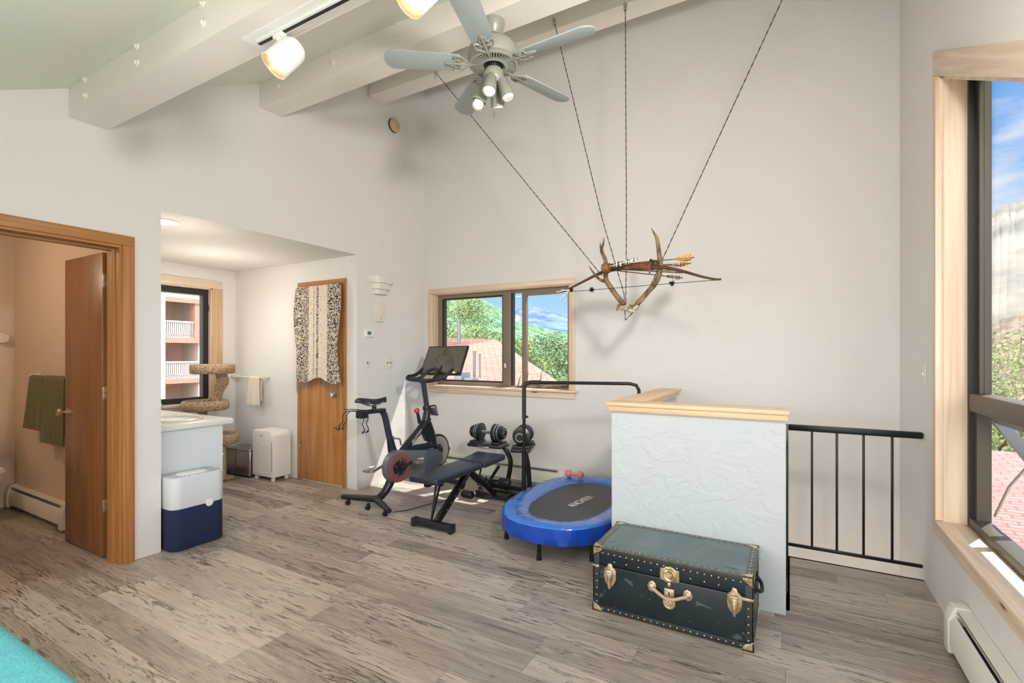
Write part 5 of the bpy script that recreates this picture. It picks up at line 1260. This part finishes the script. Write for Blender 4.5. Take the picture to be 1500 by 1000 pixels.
# hillsides
def ridge(name, pts, Rr, m, seed, near=.55, zb=-8, kind='structure', rough=1):
    rnd = random.Random(seed); g = G(); n = 60; P = []
    for i in range(n+1):
        t = i/n*(len(pts)-1); k = min(int(t), len(pts)-2); f_ = t-k; u = pts[k][0]*(1-f_)+pts[k+1][0]*f_; v = pts[k][1]*(1-f_)+pts[k+1][1]*f_
        D = ray(u, v+rnd.uniform(-rough, rough)); s = Rr/math.hypot(D.x, D.y); top = V((D.x*s, D.y*s, ZC+D.z*s)); P.append(top)
    def fn(a, b_):
        k = a*n; i = min(int(k), n-1); top = P[i].lerp(P[i+1], k-i); q = V((top.x*(1-b_*(1-near)), top.y*(1-b_*(1-near)), top.z+(zb-top.z)*b_))
        if b_ > 0: q.z += (math.sin(a*37+b_*9)*Rr*.0015+math.sin(a*91+b_*4)*Rr*.0008)*(1-b_)
        return q
    g.grid(fn, n, 10, 1.0); struct(name, g, m, angle=80)
ridge('mountain_far', [(640, 452), (700, 448), (748, 455), (762, 451), (770, 456), (782, 451), (800, 456), (835, 466), (900, 476), (1000, 486)], 420, MOUNT, 1)
ridge('hillside_wooded', [(560, 418), (640, 425), (690, 436), (715, 447), (741, 462), (760, 474), (800, 486), (860, 497), (960, 506)], 150, HILL, 2)
ridge('hillside_right', [(1395, 350), (1445, 320), (1470, 308), (1500, 298), (1560, 280), (1660, 260), (1800, 280)], 170, HILL2, 3, .45)
ridge('hillside_lower', [(1395, 500), (1445, 490), (1475, 480), (1500, 470), (1560, 460), (1700, 450)], 80, mat_two('brushy_slope', (104, 96, 84), (140, 128, 108), .5, .95, .4, .6), 4, .5)
for i, (u, v, y_, lab) in enumerate(((1446, 505, 24, 'green tree seen through the tall right window above its transom'), (1492, 500, 33, 'green tree at the right edge of the tall right window'))):
    tree_at(u, v, y_, 3.2, lab, LEAFM, 20+i, 4000)
lr = thing('lower_roof', (3.6, 9, -6), 'low red shingled roof seen through the tilted right window pane', 'roof')
g = G(); g.quad((1.3, 4.2, -1.6), (9, 4.2, -1.6), (9, 13, -.55), (1.3, 13, -.55), [(0, 0), (8, 0), (8, 9), (0, 9)]); bmesh.ops.solidify(g.bm, geom=g.bm.faces[:], thickness=.15); obj('roof_slope', g, SHIN2, lr)
g = G(); g.box(1.5, 8.8, 4.5, 12.8, -6, -1.75); obj('house_wall', g, STUCCO, lr)
# apartment building through alcove window
FX = -15.0
ab = thing('apartment_building', (FX, 7, -6), 'beige apartment building with coral balconies outside the alcove window', 'building')
def fp(u, v): return atx(u, v, FX)
ya1 = fp(296, 500).y; yL = fp(200, 500).y; yc1 = fp(239, 500).y; yr = fp(290, 500).y; zt = fp(260, 436).z
def fz(v): return fp(265, v).z
zz = [fz(443), fz(495), fz(502), fz(553), fz(558), fz(604), fz(612)]
fh = zz[0]-zz[2]
g = G(); g.box(FX-3, FX-.9, yL-3, yr+1.5, -6, zt+3); obj('rear_wall', g, STUCCO, ab)
g = G(); l_ = g.bm.loops.layers.uv.verify(); g.box(FX-1.7, FX, yL-3, ya1+6, zt, zt+4)
for f_ in g.bm.faces:
    for lp in f_.loops: lp[g.bm.loops.layers.uv.verify()].uv = (lp.vert.co.y, lp.vert.co.z)
obj('upper_siding', g, SIDING, ab)
g = G(); g.box(FX-1.7, FX+.12, yL, yc1, -6, zt); g.box(FX-1.7, FX+.02, yr, ya1+6, -6, zt); obj('column', g, PALEW, ab)
g = G(); g.box(FX-.02, FX+.1, yL-3, ya1, zz[0], zt); g.box(FX-.2, FX+.08, yr-.12, yr+.06, zz[1], zz[0])
obj('top_band', g, ORANGE, ab)
for k in range(5):
    ztop = zz[1]-fh*k
    g = G(); g.box(FX-1.7, FX+.08, yc1, yr+.06, ztop-(zz[1]-zz[2]), ztop); fl_ = obj('balcony_slab', g, ORANGE, ab)
    g = G(); rt = ztop+(fz(470)-fz(495)); nb = 18
    for j in range(nb+1):
        y_ = yc1+(yr-yc1)*j/nb; g.box(FX-.02, FX+.02, y_-.012, y_+.012, ztop, rt)
    g.box(FX-.03, FX+.03, yc1, yr, rt-.04, rt); g.box(FX-.02, FX+.02, yc1, yr, ztop+.06, ztop+.10); obj('balcony_railing', g, WHITEP, fl_)
    g = G(); g.box(FX-.92, FX-.86, yc1+.1, yc1+(yr-yc1)*.45, ztop, ztop+fh*.66); obj('balcony_door', g, mat('sheer_curtain_glass', (176, 168, 160), .3) if k == 0 else bpy.data.materials['sheer_curtain_glass'], fl_)

# ================================================================== LIGHT
sun = bpy.data.lights.new('sun', 'SUN'); sun.energy = 5.5; sun.angle = R(.5); sun.color = (1, .97, .92)
so = bpy.data.objects.new('sun', sun); link(so); so.rotation_euler = V((-.235, -.435, -.87)).to_track_quat('-Z', 'Y').to_euler()
def lamp(loc, e, col, r, name='room_and_fill_light'):
    l = bpy.data.lights.new(name, 'POINT'); l.energy = e; l.color = col; l.shadow_soft_size = r
    o = bpy.data.objects.new(name, l); link(o); o.location = loc
lamp((-4.03, 1.95, 1.95), 2.5, (1, .88, .74), .06)
lamp((-4.9, .5, 2.2), 12, (1, .78, .56), .08)
lamp((-4.9, 2.7, 1.75), 9, (1, .92, .82), .15)
lamp((.42, .38, .85), 13, (1, .96, .92), .15)  # added low lamp out of view, brightens the ceiling from below
lamp((-.6, -.45, 1.45), 20, (1, .95, .90), .2)  # added fill light behind the camera, not a fitting of the room
lamp((-2.1, -.55, 1.5), 12, (1, .95, .90), .2)  # second fill light added behind the camera
def spot(loc, tgt, e, ang=130, col=(1, .955, .91)):  # unseen spots added to brighten the walls, no track heads belong to them
    l = bpy.data.lights.new('track_and_fill_spot', 'SPOT'); l.energy = e; l.spot_size = R(ang); l.spot_blend = 1; l.color = col; l.shadow_soft_size = .12
    o = bpy.data.objects.new('track_and_fill_spot', l); link(o); o.location = loc; o.rotation_euler = (V(tgt)-V(loc)).to_track_quat('-Z', 'Y').to_euler()
spot((.30, 1.15, 2.50), (-2.4, 4.6, 2.2), 90, 120)
spot((.25, 1.30, 2.60), (-.4, 4.5, 2.2), 34)
spot((.30, 1.05, 2.45), (-3.73, 3.0, 2.5), 85, 110)
spot((-3.1, .25, 2.1), (.7, 3.6, 1.7), 34, 90)
lamp((.2, 4.1, -1.2), 12, (1, .88, .75), .2)

w = bpy.data.worlds.new('world'); SC.world = w; w.use_nodes = True; nt = w.node_tree; nt.nodes.clear()
tcn = node(nt, 'ShaderNodeTexCoord'); sx = node(nt, 'ShaderNodeSeparateXYZ'); nt.links.new(tcn.outputs['Generated'], sx.inputs[0])
sky = ramp(nt, sx.outputs['Z'], [(0, srgb((150, 140, 128))), (.49*0+.01, srgb((205, 226, 245))), (.12, srgb((160, 208, 250))), (.35, srgb((108, 176, 244))), (.8, srgb((80, 140, 225)))])
mp = node(nt, 'ShaderNodeMapping'); mp.inputs['Scale'].default_value = (2, 2, 6); nt.links.new(tcn.outputs['Generated'], mp.inputs[0])
nz = node(nt, 'ShaderNodeTexNoise', i_Scale=2.2, i_Detail=7); nt.links.new(mp.outputs[0], nz.inputs['Vector'])
cl = ramp(nt, nz.outputs['Fac'], [(.50, (0, 0, 0, 1)), (.68, (1, 1, 1, 1))])
mx = node(nt, 'ShaderNodeMix', data_type='RGBA'); nt.links.new(cl, mx.inputs[0]); nt.links.new(sky, mx.inputs[6]); mx.inputs[7].default_value = (.95, .97, 1, 1)
bg = node(nt, 'ShaderNodeBackground'); bg.inputs['Strength'].default_value = .72; nt.links.new(mx.outputs[2], bg.inputs['Color'])
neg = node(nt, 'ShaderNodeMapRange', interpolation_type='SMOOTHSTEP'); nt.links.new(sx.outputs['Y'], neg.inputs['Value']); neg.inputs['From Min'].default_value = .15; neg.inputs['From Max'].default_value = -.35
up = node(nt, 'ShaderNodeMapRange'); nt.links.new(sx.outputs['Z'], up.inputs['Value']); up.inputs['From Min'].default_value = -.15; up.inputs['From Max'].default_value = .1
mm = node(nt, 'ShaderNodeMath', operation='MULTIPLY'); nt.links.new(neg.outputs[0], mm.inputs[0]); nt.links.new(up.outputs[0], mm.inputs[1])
bg2 = node(nt, 'ShaderNodeBackground'); bg2.inputs['Color'].default_value = (1, .975, .95, 1); bg2.inputs['Strength'].default_value = 2.1  # bright white half of the sky added behind the camera as room fill
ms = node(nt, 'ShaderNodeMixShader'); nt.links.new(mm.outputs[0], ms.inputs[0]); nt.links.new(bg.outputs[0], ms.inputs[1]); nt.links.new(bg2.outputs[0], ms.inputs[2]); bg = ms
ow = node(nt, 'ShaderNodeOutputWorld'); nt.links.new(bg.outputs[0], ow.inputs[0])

SC.view_settings.view_transform = 'Standard'; SC.view_settings.look = 'None'; SC.view_settings.gamma = 1; SC.view_settings.use_curve_mapping = False
SC.view_settings.exposure = .6
SC.cycles.use_denoising = True
SC.cycles.max_bounces = 8; SC.cycles.diffuse_bounces = 5; SC.cycles.glossy_bounces = 3; SC.cycles.transparent_max_bounces = 12
SC.cycles.sample_clamp_indirect = 6
SC.cycles.caustics_reflective = False; SC.cycles.caustics_refractive = False
